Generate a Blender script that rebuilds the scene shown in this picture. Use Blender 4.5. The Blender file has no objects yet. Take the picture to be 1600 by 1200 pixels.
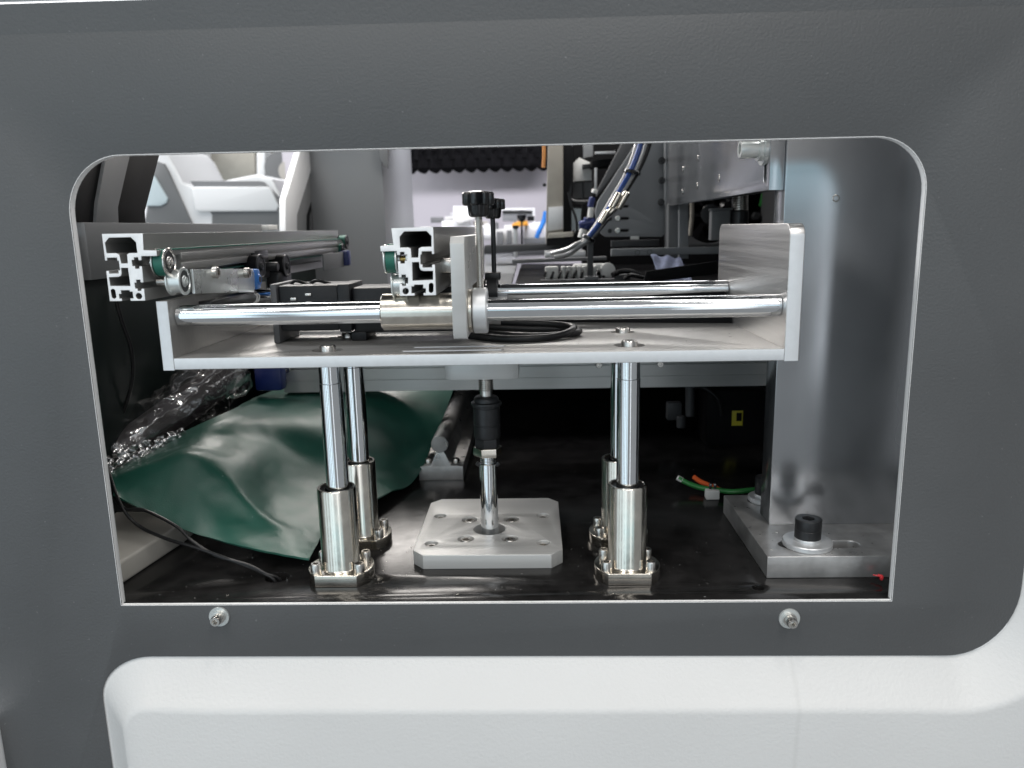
import bpy, bmesh, math, random
from mathutils import Vector, Matrix, noise
random.seed(7)
S = 0.001                      # everything below is written in millimetres
scene = bpy.context.scene
COL = scene.collection
R = math.radians

# ---------------------------------------------------------------- camera
cam = bpy.data.cameras.new('camera')
cam.sensor_width = 36.0
cam.lens = 36.0 * 1205 / 1600
cam.clip_start = 0.01
cam.clip_end = 50
cam.dof.use_dof = True
cam.dof.focus_distance = 0.58
cam.dof.aperture_fstop = 9.0
camo = bpy.data.objects.new('camera', cam)
COL.objects.link(camo)
camo.matrix_world = Matrix(((0.999405,0.014697,0.031187,-0.064224),(0.027639,0.199167,-0.979576,-0.516868),(-0.020608,0.979855,0.198642,0.245124),(0,0,0,1)))
scene.camera = camo

# ---------------------------------------------------------------- light
w = bpy.data.worlds.new('World')
scene.world = w
w.use_nodes = True
w.node_tree.nodes['Background'].inputs[0].default_value = (0.93, 0.97, 1.0, 1)
w.node_tree.nodes['Background'].inputs[1].default_value = 0.29
scene.view_settings.view_transform = 'Standard'
scene.view_settings.look = 'None'
scene.view_settings.exposure = 0
scene.view_settings.gamma = 1
scene.cycles.use_denoising = True
scene.cycles.max_bounces = 8
scene.cycles.sample_clamp_indirect = 6

def area(name, loc, target, sx, sy, power, color):
    l = bpy.data.lights.new(name, 'AREA')
    l.shape = 'RECTANGLE'; l.size = sx; l.size_y = sy
    l.energy = power; l.color = color
    o = bpy.data.objects.new(name, l); COL.objects.link(o)
    o.location = loc
    o.rotation_euler = (Vector(target) - Vector(loc)).to_track_quat('-Z', 'Y').to_euler()
    return o
# fluorescent strips of the hall, in front of the machine; then light panels added for reflections
area('hall_lamp', (-0.9, -1.2, 2.3), (-0.5, -0.5, 0.0), 0.30, 2.4, 29, (1.0, 0.97, 0.93))
area('hall_lamp', (0.7, -1.2, 2.3), (0.5, -0.5, 0.0), 0.30, 2.4, 29, (1.0, 0.97, 0.93))
area('hall_lamp', (0.2, -4.0, 2.3), (0.0, 0.0, 0.2), 3.0, 0.35, 26, (1.0, 0.97, 0.95))
for wx, wy, wp in ((-2.75, -1.45, 4.2), (-2.15, -2.05, 5.0), (-1.50, -2.55, 5.6), (-0.85, -2.95, 4.0)):  # unseen light panels, added for bluish streaks in the chrome
    area('added_reflection_light', (wx, wy, 0.25), (-0.2, 0.0, 0.2), 0.55, 2.7, wp, (0.70, 0.89, 1.0))
area('added_reflection_light', (0.75, -2.9, 0.25), (0.0, 0.0, 0.2), 0.30, 2.7, 3.0, (0.90, 0.95, 1.0))  # narrow panel added to streak the column
area('added_reflection_light', (0.2, -4.4, 0.55), (0.0, 0.0, 0.2), 5.0, 0.40, 6, (0.50, 0.86, 1.0))  # cyan panel added for a band in the shafts
area('added_reflection_light', (0.2, -4.6, 1.30), (0.0, 0.0, 0.2), 5.0, 0.70, 9, (0.96, 0.94, 1.0))  # pale panel added for a second band in the shafts
area('hall_lamp', (-2.2, 0.9, 1.9), (-0.7, 1.0, 0.2), 0.5, 2.0, 90, (0.98, 0.98, 1.0))
# lamp strips under the hood of the machine
area('hood_lamp', (-0.32, 0.62, 0.54), (-0.10, 0.05, 0.0), 0.42, 0.12, 2.8, (1.0, 0.95, 0.90))
area('hood_lamp', (0.02, 0.55, 0.54), (0.0, 0.48, 0.1), 0.20, 0.10, 0.9, (1.0, 0.97, 0.94))
area('hood_lamp', (-0.05, 0.90, 0.54), (-0.10, 1.5, 0.15), 0.5, 0.1, 5.0, (0.97, 0.95, 1.0))

# ---------------------------------------------------------------- materials
def nd(nt, t, **kw):
    n = nt.nodes.new(t)
    for k, v in kw.items(): setattr(n, k, v)
    return n
def mat(name, col, rough=0.5, metal=0.0, noise_scale=None, noise_amt=0.06, bump=0.0, bump_scale=900.0,
        stretch=None, rough_var=0.0, spec=0.5, coat=0.0, speck=0.0):
    m = bpy.data.materials.new(name); m.use_nodes = True
    nt = m.node_tree; b = nt.nodes['Principled BSDF']
    b.inputs['Base Color'].default_value = (*col, 1)
    b.inputs['Roughness'].default_value = rough
    b.inputs['Metallic'].default_value = metal
    b.inputs['Specular IOR Level'].default_value = spec
    b.inputs['Coat Weight'].default_value = coat
    tc = nd(nt, 'ShaderNodeTexCoord')
    vec = tc.outputs['Object']
    if stretch:
        mp = nd(nt, 'ShaderNodeMapping'); mp.inputs['Scale'].default_value = stretch
        nt.links.new(vec, mp.inputs['Vector']); svec = mp.outputs['Vector']
    else: svec = vec
    if noise_scale:
        n = nd(nt, 'ShaderNodeTexNoise'); n.inputs['Scale'].default_value = noise_scale
        n.inputs['Detail'].default_value = 2.5; n.inputs['Roughness'].default_value = 0.6
        nt.links.new(svec, n.inputs['Vector'])
        mr = nd(nt, 'ShaderNodeMapRange')
        mr.inputs['From Min'].default_value = 0.3; mr.inputs['From Max'].default_value = 0.7
        mr.inputs['To Min'].default_value = 1 - noise_amt; mr.inputs['To Max'].default_value = 1 + noise_amt
        nt.links.new(n.outputs['Fac'], mr.inputs['Value'])
        mx = nd(nt, 'ShaderNodeMix', data_type='RGBA', blend_type='MULTIPLY')
        mx.inputs['Factor'].default_value = 1
        mx.inputs['A'].default_value = (*col, 1)
        nt.links.new(mr.outputs['Result'], mx.inputs['B'])
        out = mx.outputs['Result']
        if speck:
            n3 = nd(nt, 'ShaderNodeTexNoise'); n3.inputs['Scale'].default_value = 420; n3.inputs['Detail'].default_value = 2
            nt.links.new(vec, n3.inputs['Vector'])
            cr = nd(nt, 'ShaderNodeMapRange'); cr.inputs['From Min'].default_value = 0.74; cr.inputs['From Max'].default_value = 0.78
            cr.inputs['To Max'].default_value = speck
            nt.links.new(n3.outputs['Fac'], cr.inputs['Value'])
            m2 = nd(nt, 'ShaderNodeMix', data_type='RGBA'); m2.inputs['B'].default_value = (.6, .6, .6, 1)
            nt.links.new(cr.outputs['Result'], m2.inputs['Factor']); nt.links.new(out, m2.inputs['A'])
            out = m2.outputs['Result']
        nt.links.new(out, b.inputs['Base Color'])
        if rough_var:
            mr2 = nd(nt, 'ShaderNodeMapRange')
            mr2.inputs['From Min'].default_value = 0.3; mr2.inputs['From Max'].default_value = 0.7
            mr2.inputs['To Min'].default_value = max(0.02, rough - rough_var); mr2.inputs['To Max'].default_value = rough + rough_var
            nt.links.new(n.outputs['Fac'], mr2.inputs['Value']); nt.links.new(mr2.outputs['Result'], b.inputs['Roughness'])
    if bump:
        n2 = nd(nt, 'ShaderNodeTexNoise'); n2.inputs['Scale'].default_value = bump_scale; n2.inputs['Detail'].default_value = 3
        nt.links.new(svec if stretch else vec, n2.inputs['Vector'])
        bp = nd(nt, 'ShaderNodeBump'); bp.inputs['Strength'].default_value = bump; bp.inputs['Distance'].default_value = 0.001
        nt.links.new(n2.outputs['Fac'], bp.inputs['Height']); nt.links.new(bp.outputs['Normal'], b.inputs['Normal'])
    return m
M = {}
M['dark_panel'] = mat('dark_grey_powder_coat', (.083, .086, .089), .44, 0, 9, .07, .26, 620, rough_var=.07, speck=.12)
M['white_paint'] = mat('white_powder_coat', (.78, .79, .80), .32, 0, 5, .02, .10, 420)
M['white_edge'] = mat('bare_white_cut_edge', (.90, .90, .90), .4, 0, 60, .03)
M['light_cover'] = mat('pale_blue_white_cover', (.60, .70, .74), .3)
M['alu'] = mat('satin_anodised_aluminium', (.64, .65, .66), .38, .6, 160, .04, .04, 1500, rough_var=.05)
M['alu_cut'] = mat('front_lit_sawn_aluminium', (.84, .85, .86), .5, .25, 200, .03, .03, 1500)  # sawn ends, whitened further for the front light on them
M['alu_lit_edge'] = mat('lit_anodised_plate_edge', (.68, .70, .72), .42, .35, 200, .03, .05, 1500)  # paler copy of the plate metal, front light put into the colour
M['alu_brushed'] = mat('brushed_aluminium', (.62, .61, .60), .34, .9, 90, .07, .10, 700, stretch=(.03, .03, 4), rough_var=.06)
M['alu_milled'] = mat('milled_aluminium_plate', (.60, .60, .59), .44, .45, 120, .05, .06, 500, stretch=(.05, 3, 1), rough_var=.05)
M['alu_polish'] = mat('rolled_aluminium_with_smudges', (.43, .445, .465), .22, .88, 16, .10, 0, 500, stretch=(1, 1, .6), rough_var=.06)
M['alu_foot'] = mat('dull_machined_steel', (.52, .515, .51), .36, .75, 60, .18, .10, 350, rough_var=.10, speck=.5)
M['alu_tray_shaded'] = mat('shaded_tray_aluminium', (.33, .325, .315), .40, .6, 120, .07, .05, 500, stretch=(.05, 3, 1), rough_var=.05)  # darker than the other plates, shade in the tray put into the colour
M['rail'] = mat('darkened_anodised_rail', (.40, .395, .385), .36, .75, 120, .04, .03, 1500, stretch=(1, .03, 1))  # darkened to stand for the dark surroundings the sides mirror
M['chrome'] = mat('ground_chrome_shaft', (.80, .82, .84), .10, 1, 40, .04, rough_var=.03)
M['nickel'] = mat('nickel_plated_steel', (.70, .66, .59), .20, 1, 70, .10, .02, 300, rough_var=.06)
M['zinc'] = mat('zinc_plated_steel', (.70, .73, .72), .30, .7, 50, .10, rough_var=.06)
M['steel'] = mat('bright_screw_steel', (.62, .60, .57), .27, 1, 120, .08)
M['dark_steel'] = mat('black_oxide_steel', (.025, .026, .028), .36, .3, 90, .15)
M['black_plastic'] = mat('glossy_black_plastic', (.007, .007, .008), .13)
M['black_rubber'] = mat('black_cable_sheath', (.009, .009, .010), .34, spec=.35)
M['black_matte'] = mat('matte_black', (.006, .006, .007), .6, 0, 40, .2, spec=.12)
M['motor'] = mat('dark_motor_casing', (.009, .010, .012), .42, 0, 120, .2, .1, 900, spec=.3)
M['floor'] = mat('black_anodised_base', (.014, .0135, .0135), .21, 0, 45, .4, .03, 260, rough_var=.05, spec=.42, speck=.45)
M['mat_green'] = mat('green_rubber_sheet', (.011, .085, .060), .38, 0, 26, .18, .14, 1100, spec=.8, rough_var=.06, speck=.25)
M['belt'] = mat('green_belt', (.012, .12, .085), .5, 0, 200, .1)
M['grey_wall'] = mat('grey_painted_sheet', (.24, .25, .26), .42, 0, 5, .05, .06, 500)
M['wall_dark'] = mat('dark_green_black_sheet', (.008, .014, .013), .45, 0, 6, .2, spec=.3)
M['grey_mid'] = mat('mid_grey_paint', (.17, .175, .18), .5, 0, 8, .06)
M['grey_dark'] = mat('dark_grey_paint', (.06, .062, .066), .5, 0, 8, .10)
M['lilac'] = mat('pale_lilac_grey_sheet', (.54, .515, .56), .5, 0, 4, .03)
M['foam'] = mat('black_acoustic_foam', (.008, .008, .009), .9, 0, 100, .4, spec=.05)
M['blue'] = mat('blue_plastic', (.035, .20, .62), .35)
M['blue_dark'] = mat('dark_blue_plastic', (.012, .024, .13), .35)
M['hose_blue'] = mat('blue_hose', (.03, .08, .30), .22)
M['hose_clear'] = mat('grey_glossy_hose', (.42, .42, .42), .15, .3)
M['orange'] = mat('orange_sheath', (.75, .13, .03), .4)
M['green_wire'] = mat('green_sheath', (.03, .22, .05), .4)
M['white_plastic'] = mat('white_plastic', (.72, .72, .70), .4)
M['cream'] = mat('cream_frame_paint', (.52, .50, .46), .4, 0, 20, .06, .05, 400)
M['yellow'] = mat('yellow_label', (.65, .58, .05), .5)
M['red'] = mat('red_plastic', (.70, .04, .05), .4)
M['amber'] = mat('amber_plastic', (.75, .35, .05), .4)
M['cloth'] = mat('pale_blue_cloth', (.33, .37, .52), .8, 0, 60, .2)
M['beige'] = mat('beige_machine_part', (.34, .32, .28), .4, .3, 30, .08)
M['copper'] = mat('copper_orange_wire', (.60, .26, .08), .4)
M['green_label'] = mat('green_label', (.02, .16, .03), .5)
M['brass'] = mat('brass_stud', (.50, .37, .13), .3, 1)

M['roller'] = mat('dark_rubber_roller', (.26, .235, .24), .36, .3, 60, .1)
def seam_mat():
    m = mat('white_powder_coat_with_faint_seam', (.66, .66, .655), .34, 0, 7, .03, .22, 420)
    nt = m.node_tree; b = nt.nodes['Principled BSDF']; old = b.inputs['Base Color'].links[0].from_socket
    tc = nd(nt, 'ShaderNodeTexCoord'); sx = nd(nt, 'ShaderNodeSeparateXYZ'); nt.links.new(tc.outputs['Object'], sx.inputs[0])
    n = nd(nt, 'ShaderNodeTexNoise'); n.inputs['Scale'].default_value = 40; nt.links.new(tc.outputs['Object'], n.inputs['Vector'])
    a = nd(nt, 'ShaderNodeMath', operation='MULTIPLY_ADD'); a.inputs[1].default_value = .005; a.inputs[2].default_value = -.1065
    nt.links.new(n.outputs['Fac'], a.inputs[0])
    d = nd(nt, 'ShaderNodeMath', operation='ADD'); nt.links.new(sx.outputs['X'], d.inputs[0]); nt.links.new(a.outputs[0], d.inputs[1])
    ab = nd(nt, 'ShaderNodeMath', operation='ABSOLUTE'); nt.links.new(d.outputs[0], ab.inputs[0])
    mr = nd(nt, 'ShaderNodeMapRange'); mr.inputs['From Min'].default_value = .0002; mr.inputs['From Max'].default_value = .0026
    mr.inputs['To Min'].default_value = .13; mr.inputs['To Max'].default_value = 0; nt.links.new(ab.outputs[0], mr.inputs['Value'])
    mx = nd(nt, 'ShaderNodeMix', data_type='RGBA'); mx.inputs['B'].default_value = (.35, .35, .33, 1)
    nt.links.new(mr.outputs['Result'], mx.inputs['Factor']); nt.links.new(old, mx.inputs['A']); nt.links.new(mx.outputs['Result'], b.inputs['Base Color'])
    return m
M['white_seam'] = seam_mat()
def film_mat():
    m = mat('clear_stretch_film', (.8, .8, .8), .10)
    nt = m.node_tree; b = nt.nodes['Principled BSDF']; o = nt.nodes['Material Output']
    t = nd(nt, 'ShaderNodeBsdfTransparent'); g = nd(nt, 'ShaderNodeBsdfGlossy'); g.inputs['Roughness'].default_value = .12
    n = nd(nt, 'ShaderNodeTexNoise'); n.inputs['Scale'].default_value = 30; n.inputs['Detail'].default_value = 4; n.inputs['Distortion'].default_value = 1.0
    tc = nd(nt, 'ShaderNodeTexCoord'); nt.links.new(tc.outputs['Object'], n.inputs['Vector'])
    bp = nd(nt, 'ShaderNodeBump'); bp.inputs['Strength'].default_value = .8; bp.inputs['Distance'].default_value = .004
    nt.links.new(n.outputs['Fac'], bp.inputs['Height']); nt.links.new(bp.outputs['Normal'], g.inputs['Normal'])
    mx = nd(nt, 'ShaderNodeMixShader'); mx.inputs['Fac'].default_value = .48
    nt.links.new(t.outputs[0], mx.inputs[1]); nt.links.new(g.outputs[0], mx.inputs[2]); nt.links.new(mx.outputs[0], o.inputs['Surface'])
    return m
M['film'] = film_mat()

# ---------------------------------------------------------------- geometry helpers
def B(): return bmesh.new()
def _bev(bm, vs, b, seg=2):
    if b:
        es = list({e for v in vs for e in v.link_edges})
        bmesh.ops.bevel(bm, geom=es, offset=b, segments=seg, affect='EDGES', profile=.5)
def box(bm, x0, x1, y0, y1, z0, z1, b=0.0, rot=None, piv=None):
    m = Matrix.Translation(((x0+x1)/2, (y0+y1)/2, (z0+z1)/2)) @ Matrix.Diagonal((x1-x0, y1-y0, z1-z0, 1))
    if rot:
        p = Matrix.Translation(piv or ((x0+x1)/2, (y0+y1)/2, (z0+z1)/2))
        m = p @ Matrix.Rotation(rot[1], 4, rot[0]) @ p.inverted() @ m
    r = bmesh.ops.create_cube(bm, size=1, matrix=m)
    _bev(bm, r['verts'], b)
    return bm
def frame_of(d):
    d = Vector(d).normalized()
    a = Vector((0, 0, 1)) if abs(d.z) < .9 else Vector((1, 0, 0))
    u = d.cross(a).normalized(); v = d.cross(u)
    return u, v, d
def lathe(bm, base, axis, prof, seg=32):
    """prof: list of (radius, height along axis)"""
    u, v, d = frame_of(axis); base = Vector(base); rings = []
    for r, h in prof:
        if r < 1e-6: rings.append([bm.verts.new(base + d*h)])
        else: rings.append([bm.verts.new(base + d*h + u*(r*math.cos(2*math.pi*i/seg)) + v*(r*math.sin(2*math.pi*i/seg))) for i in range(seg)])
    for a, b in zip(rings, rings[1:]):
        for i in range(seg):
            j = (i+1) % seg
            q = [a[i % len(a)], a[j % len(a)], b[j % len(b)], b[i % len(b)]]
            q = list(dict.fromkeys(q))
            if len(q) >= 3:
                try: bm.faces.new(q)
                except ValueError: pass
    return bm
def cyl(bm, p0, p1, r, b=.4, seg=32, r2=None):
    p0, p1 = Vector(p0), Vector(p1); L = (p1-p0).length; r2 = r if r2 is None else r2
    b = min(b, r*.4, L*.4)
    return lathe(bm, p0, p1-p0, [(0, 0), (r-b, 0), (r, b), (r2, L-b), (r2-b, L), (0, L)], seg)
def pipe(bm, p0, p1, ro, ri, b=.4, seg=40):
    p0, p1 = Vector(p0), Vector(p1); L = (p1-p0).length
    return lathe(bm, p0, p1-p0, [(ri, 0), (ro-b, 0), (ro, b), (ro, L-b), (ro-b, L), (ri+b, L), (ri, L-b), (ri, 0)], seg)
def spline(pts, n=8):
    P = [Vector(p) for p in pts]; P = [2*P[0]-P[1]] + P + [2*P[-1]-P[-2]]; out = []
    for k in range(1, len(P)-2):
        for i in range(n):
            t = i/n; a, b, c, d = P[k-1:k+3]
            out.append(.5*((2*b) + (c-a)*t + (2*a-5*b+4*c-d)*t*t + (3*b-a-3*c+d)*t**3))
    out.append(P[-2]); return out
def tube(bm, pts, r, n=8, seg=10):
    path = spline(pts, n); u = None; rings = []
    for i, p in enumerate(path):
        t = (path[min(i+1, len(path)-1)] - path[max(i-1, 0)]).normalized()
        if u is None: u = frame_of(t)[0]
        u = (u - t*u.dot(t)).normalized(); v = t.cross(u)
        rings.append([bm.verts.new(p + u*(r*math.cos(2*math.pi*k/seg)) + v*(r*math.sin(2*math.pi*k/seg))) for k in range(seg)])
    for a, b in zip(rings, rings[1:]):
        for k in range(seg): bm.faces.new((a[k], a[(k+1) % seg], b[(k+1) % seg], b[k]))
    bm.faces.new(rings[0][::-1]); bm.faces.new(rings[-1]); return bm
def extr(bm, loops, plane, a, b, bev=0.0, bres=1):
    """fill 2-D loops (first outer, rest holes) and extrude between a and b along the plane's normal"""
    cu = bpy.data.curves.new('c', 'CURVE'); cu.dimensions = '2D'; cu.fill_mode = 'BOTH'
    for lp in loops:
        sp = cu.splines.new('POLY'); sp.points.add(len(lp)-1); sp.use_cyclic_u = True
        for p, q in zip(sp.points, lp): p.co = (q[0], q[1], 0, 1)
    h = abs(b-a)/2
    cu.extrude = h - bev; cu.bevel_depth = bev; cu.bevel_resolution = bres; cu.offset = -bev
    o = bpy.data.objects.new('c', cu); me = bpy.data.meshes.new_from_object(o)
    t = bmesh.new(); t.from_mesh(me)
    c = (a+b)/2
    for v in t.verts:
        x, y, z = v.co
        v.co = {'XY': (x, y, z+c), 'XZ': (x, z+c, y), 'YZ': (z+c, x, y)}[plane]
    bmesh.ops.remove_doubles(t, verts=t.verts, dist=1e-4)
    bmesh.ops.recalc_face_normals(t, faces=t.faces)
    m2 = bpy.data.meshes.new('t'); t.to_mesh(m2); t.free(); bm.from_mesh(m2)
    bpy.data.meshes.remove(m2); bpy.data.objects.remove(o); bpy.data.curves.remove(cu); bpy.data.meshes.remove(me)
    return bm
def circ(x, y, r, n=32, ph=0.0): return [(x + r*math.cos(2*math.pi*i/n+ph), y + r*math.sin(2*math.pi*i/n+ph)) for i in range(n)]
def rrect(x0, x1, y0, y1, r, n=8, corners=(1, 1, 1, 1)):
    out = []
    for (cx, cy, a0), on in zip(((x1-r, y1-r, 0), (x0+r, y1-r, 90), (x0+r, y0+r, 180), (x1-r, y0+r, 270)), corners):
        if on: out += [(cx + r*math.cos(R(a0+90*i/n)), cy + r*math.sin(R(a0+90*i/n))) for i in range(n+1)]
        else: out.append((x1 if a0 in (0, 270) else x0, y1 if a0 in (0, 90) else y0))
    return out
def slot(x0, x1, y, r, n=8): return rrect(x0, x1, y-r, y+r, r*.999, n)
def arc(cx, cy, rx, rz, a0, a1, n=12): return [(cx + rx*math.cos(R(a0+(a1-a0)*i/n)), cy + rz*math.sin(R(a0+(a1-a0)*i/n))) for i in range(n+1)]

WL = {}
def finish(bm, name, m, smooth=35):
    for v in bm.verts: v.co *= S
    bmesh.ops.recalc_face_normals(bm, faces=bm.faces)
    me = bpy.data.meshes.new(name); bm.to_mesh(me); bm.free()
    if smooth:
        me.polygons.foreach_set('use_smooth', [True]*len(me.polygons)); me.set_sharp_from_angle(angle=R(smooth))
    me.materials.append(M[m] if isinstance(m, str) else m); return me
def ob(name, bm, m, parent=None, label=None, smooth=35):
    o = bpy.data.objects.new(name, finish(bm, name, m, smooth)); COL.objects.link(o)
    WL[o] = Vector((0, 0, 0))
    if parent:
        o.parent = parent; o.matrix_parent_inverse = Matrix.Translation(-WL[parent])
    if label: o['label'] = label
    return o
def front_lit_faces(o, m='alu_cut'):  # paler material on front faces stands for hall light on them
    me = o.data; me.materials.append(M[m])
    for p in me.polygons:
        if p.normal.y < -.97: p.material_index = 1
    return o
def tag(o, label, cat, group=None):
    o['label'] = label; o['category'] = cat
    if group: o['group'] = group
    return o
def thing(name, loc, label, cat, group=None):
    o = bpy.data.objects.new(name, None); o.empty_display_size = .01; COL.objects.link(o)
    o.location = Vector(loc)*S; WL[o] = Vector(loc)*S
    return tag(o, label, cat, group)
def struct(name, bm, m, parent=None, smooth=35):
    o = ob(name, bm, m, parent, smooth=smooth); o['kind'] = 'structure'; return o
def copy_tree(o, delta, parent=None):
    c = o.copy(); COL.objects.link(c)
    if parent is None: c.location = o.location + Vector(delta)*S
    else: c.parent = parent
    for ch in list(o.children): copy_tree(ch, delta, c)
    return c
def screw_bm(base, axis, r, h, seg=24):
    """socket head cap screw head standing on base"""
    bm = B()
    return lathe(bm, base, axis, [(0, 0), (r, 0), (r, h*.85), (r*.88, h), (r*.52, h), (r*.50, h*.45), (0, h*.40)], seg)
def hexbolt_bm(base, r, h):
    bm = B(); x, y, z = base
    extr(bm, [circ(x, y, r, 48), circ(x, y, r*.50, 6, .3)], 'XY', z+h*.45, z+h, .5, 2)
    cyl(bm, (x, y, z), (x, y, z+h*.46), r-.02, .3, 48)
    return bm

# ================================================================ SETTING
# base plate of the machine (the ground everything stands on)
fl = B()
extr(fl, [[(-420, -39), (172, -39), (330, -30), (330, 700), (-420, 700)], circ(-254, -1.2, 8.5), circ(86, -22.3, 4.2, 20)], 'XY', -14, 0, .3)
lathe(fl, (86, -22.3, 0), (0, 0, -1), [(6.6, -.05), (4.2, 2.4), (4.2, 3)], 24)
box(fl, -300, 140, -20, 20, -40, -30)
struct('ground_plate', fl, 'floor')

# walls inside the machine
bm = B()
extr(bm, [[(-37, 0), (740, 0), (740, 247), (-37, 247)]], 'YZ', -424, -420, .3)
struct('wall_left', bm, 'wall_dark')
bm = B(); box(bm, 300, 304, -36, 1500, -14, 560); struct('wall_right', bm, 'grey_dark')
bm = B()
extr(bm, [[(-424, 130), (-303, 130), (-303, 560), (-424, 560)]], 'XZ', 742, 1050, .5)
struct('wall_back', bm, 'grey_wall')
bm = B(); box(bm, -420, 300, 690, 699, -14, 150); box(bm, -420, 300, 400, 690, 142, 150); struct('wall_beam', bm, 'black_matte')
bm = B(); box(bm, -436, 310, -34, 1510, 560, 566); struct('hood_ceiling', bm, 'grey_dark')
bm = B(); box(bm, -700, 420, 1500, 1504, 0, 640); struct('wall_far', bm, 'lilac')

# ================================================================ FRONT COVER
pan = thing('front_cover', (-90, -39, 0), 'dark grey powder coated cover sheet with a large rounded opening', 'cover panel')
XL, XR, ZB, ZT, YF = -347.3, 167.2, -0.3, 292.6, -42.0
hole = [(XL, ZB), (XR, ZB)] + arc(XR-31, ZT-31, 31, 31, 0, 90) + arc(XL+35, ZT-35, 35, 35, 90, 180)
outer = ([(-446, -260), (-369.5, -260)] + arc(-331, -71.5, 38.5, 33, 180, 90) + arc(206, 9, 44, 49, -90, 0)
         + [(250, 100), (250, 378), (-446, 378)])
bm = extr(B(), [outer, hole], 'XZ', YF, YF+.9, .15)
ob('panel', bm, 'dark_panel', pan)
ring = [(XL-.35, ZB-.35), (XR+.35, ZB-.35)] + arc(XR-31, ZT-31, 31.35, 31.35, 0, 90) + arc(XL+35, ZT-35, 35.35, 35.35, 90, 180)
hole6 = [(x*.9985-.135*.0, z) for x, z in hole]
bm = extr(B(), [[(-440, -36)] + [(244, -36), (244, 355), (-440, 355)], ring], 'XZ', YF+.95, YF+5.4, 0)
ob('backing_sheet', bm, 'white_edge', pan)
bm = extr(B(), [ring, hole], 'XZ', YF-.05, YF+5.4, .1)
ob('cut_edge', bm, 'white_edge', pan)
bm = B()
v = [bm.verts.new(p) for p in ((-446, YF-.03, 362), (250, YF-.03, 362), (250, YF-1.4, 378.2), (-446, YF-1.4, 378.2), (-446, YF+2, 379), (250, YF+2, 379))]
bm.faces.new((v[0], v[1], v[2], v[3])); bm.faces.new((v[3], v[2], v[5], v[4]))
ob('folded_edge', bm, 'dark_panel', pan, smooth=0)
for x, z, lab in ((-280.8, -8.7, 'screw near the lower left corner of the opening'), (101.1, -12.3, 'screw below the foot of the steel column')):
    bm = B(); lathe(bm, (x, YF, z), (0, -1, 0), [(0, 0), (7.0, 0), (7.1, .4), (6.8, 1.2), (4, 1.25), (0, 1.2)], 36)
    wsh = ob('washer', bm, 'zinc', pan)
    bm = screw_bm((x, YF-1.2, z), (0, -1, 0), 3.5, 7.0)
    lathe(bm, (x, YF-1.2, z), (0, -1, 0), [(4.4, 0), (4.5, .2), (4.4, 1.5), (3.5, 1.6)], 28)
    ob('cover_screw', bm, 'steel', pan, lab)

bm = B(); box(bm, -460, 262, -44.5, -36, 380.5, 460, 2)
tag(ob('upper_cover', bm, 'light_cover'), 'pale blue white cover along the top edge of the dark panel', 'cover')
bm = B(); box(bm, -520, -447.5, -60, -36, -300, -85, 2)
tag(ob('side_cover', bm, 'white_paint'), 'white cover strip at the lower left of the dark panel', 'cover')

# white sloped lower cover
A = [(-369.8, -260), (-369.8, -150)] + arc(-331, -71.5, 38.8, 33.3, 180, 90) + [(x, -38.4) for x in (-300, -200, -100, 0, 100, 180)] + arc(206, 9, 44.3, 49.3, -90, 0) + [(250.4, 100), (250.4, 300)]
Bp = [(-346, -260), (-346, -150)] + arc(-329, -84, 17, 18, 180, 90) + [(x, -67.5) for x in (-290, -200, -100, 0, 100, 180)] + arc(205, 8, 78, 76.5, -90, 0) + [(283, 100), (283, 300)]
prof = [(0, 0), (.1, .06), (.5, .46), (.76, .71), (.86, .82), (.94, .91), (1.01, .975), (1.10, 1.0)]
bm = B(); rows = []
for s, t in prof:
    rows.append([bm.verts.new((a[0]+(b[0]-a[0])*s, YF+1.5-21*t, a[1]+(b[1]-a[1])*s)) for a, b in zip(A, Bp)])
for r0, r1 in zip(rows, rows[1:]):
    for i in range(len(A)-1): bm.faces.new((r0[i], r0[i+1], r1[i+1], r1[i]))
last = rows[-1]; bt = [bm.verts.new((v_.co.x, v_.co.y, -300)) for v_ in last]
for i in range(len(A)-1): bm.faces.new((last[i], last[i+1], bt[i+1], bt[i]))
lc = ob('lower_cover', bm, M['white_seam'], smooth=60)
tag(lc, 'white painted lower cover with a sloped raised edge under the dark panel', 'cover')

# ================================================================ LIFTING TRAY
tray = thing('lifting_tray', (-103, 70, 158), 'aluminium lifting tray with two upright end plates on four chrome shafts', 'tray')
TZ0, TZ1, TY0, TY1 = 158.4, 166.0, -26.0, 160.0
screws = [(-206, 0), (-1, 0), (-207, 66), (2, 66)]
slots = [slot(-155, -85, -11.5, 2.6), slot(-150, -84, 5, 2.6)]
bm = extr(B(), [[(-300.6, TY0), (94.3, TY0), (94.3, TY1), (-300.6, TY1)]] + [circ(x, y, 10.5 if y < 50 else 9) for x, y in screws] + slots, 'XY', TZ0, TZ1, .25)
box(bm, -292, 88, TY0+5, TY1-5, TZ0+.5, TZ1-4.0)
front_lit_faces(ob('bottom_plate', bm, 'alu_tray_shaded', tray), 'alu_lit_edge')
bm = extr(B(), [[(TY0, TZ0-.4), (TY1, TZ0-.4), (TY1, 203.2), (TY0, 203.2)]], 'YZ', -308.4, -300.7, .3)
front_lit_faces(ob('end_plate', bm, 'alu_tray_shaded', tray, 'short end plate under the left rail'), 'alu_lit_edge')  # dark inner face carries the shade at the tray's left end
bm = extr(B(), [rrect(TY0, TY1, TZ0-.4, 244.2, 8, corners=(1, 1, 0, 0))], 'YZ', 94.4, 103.6, .4, 2)
front_lit_faces(ob('end_plate', bm, 'alu_brushed', tray, 'tall brushed end plate with rounded top corners'), 'alu_lit_edge')
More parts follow.
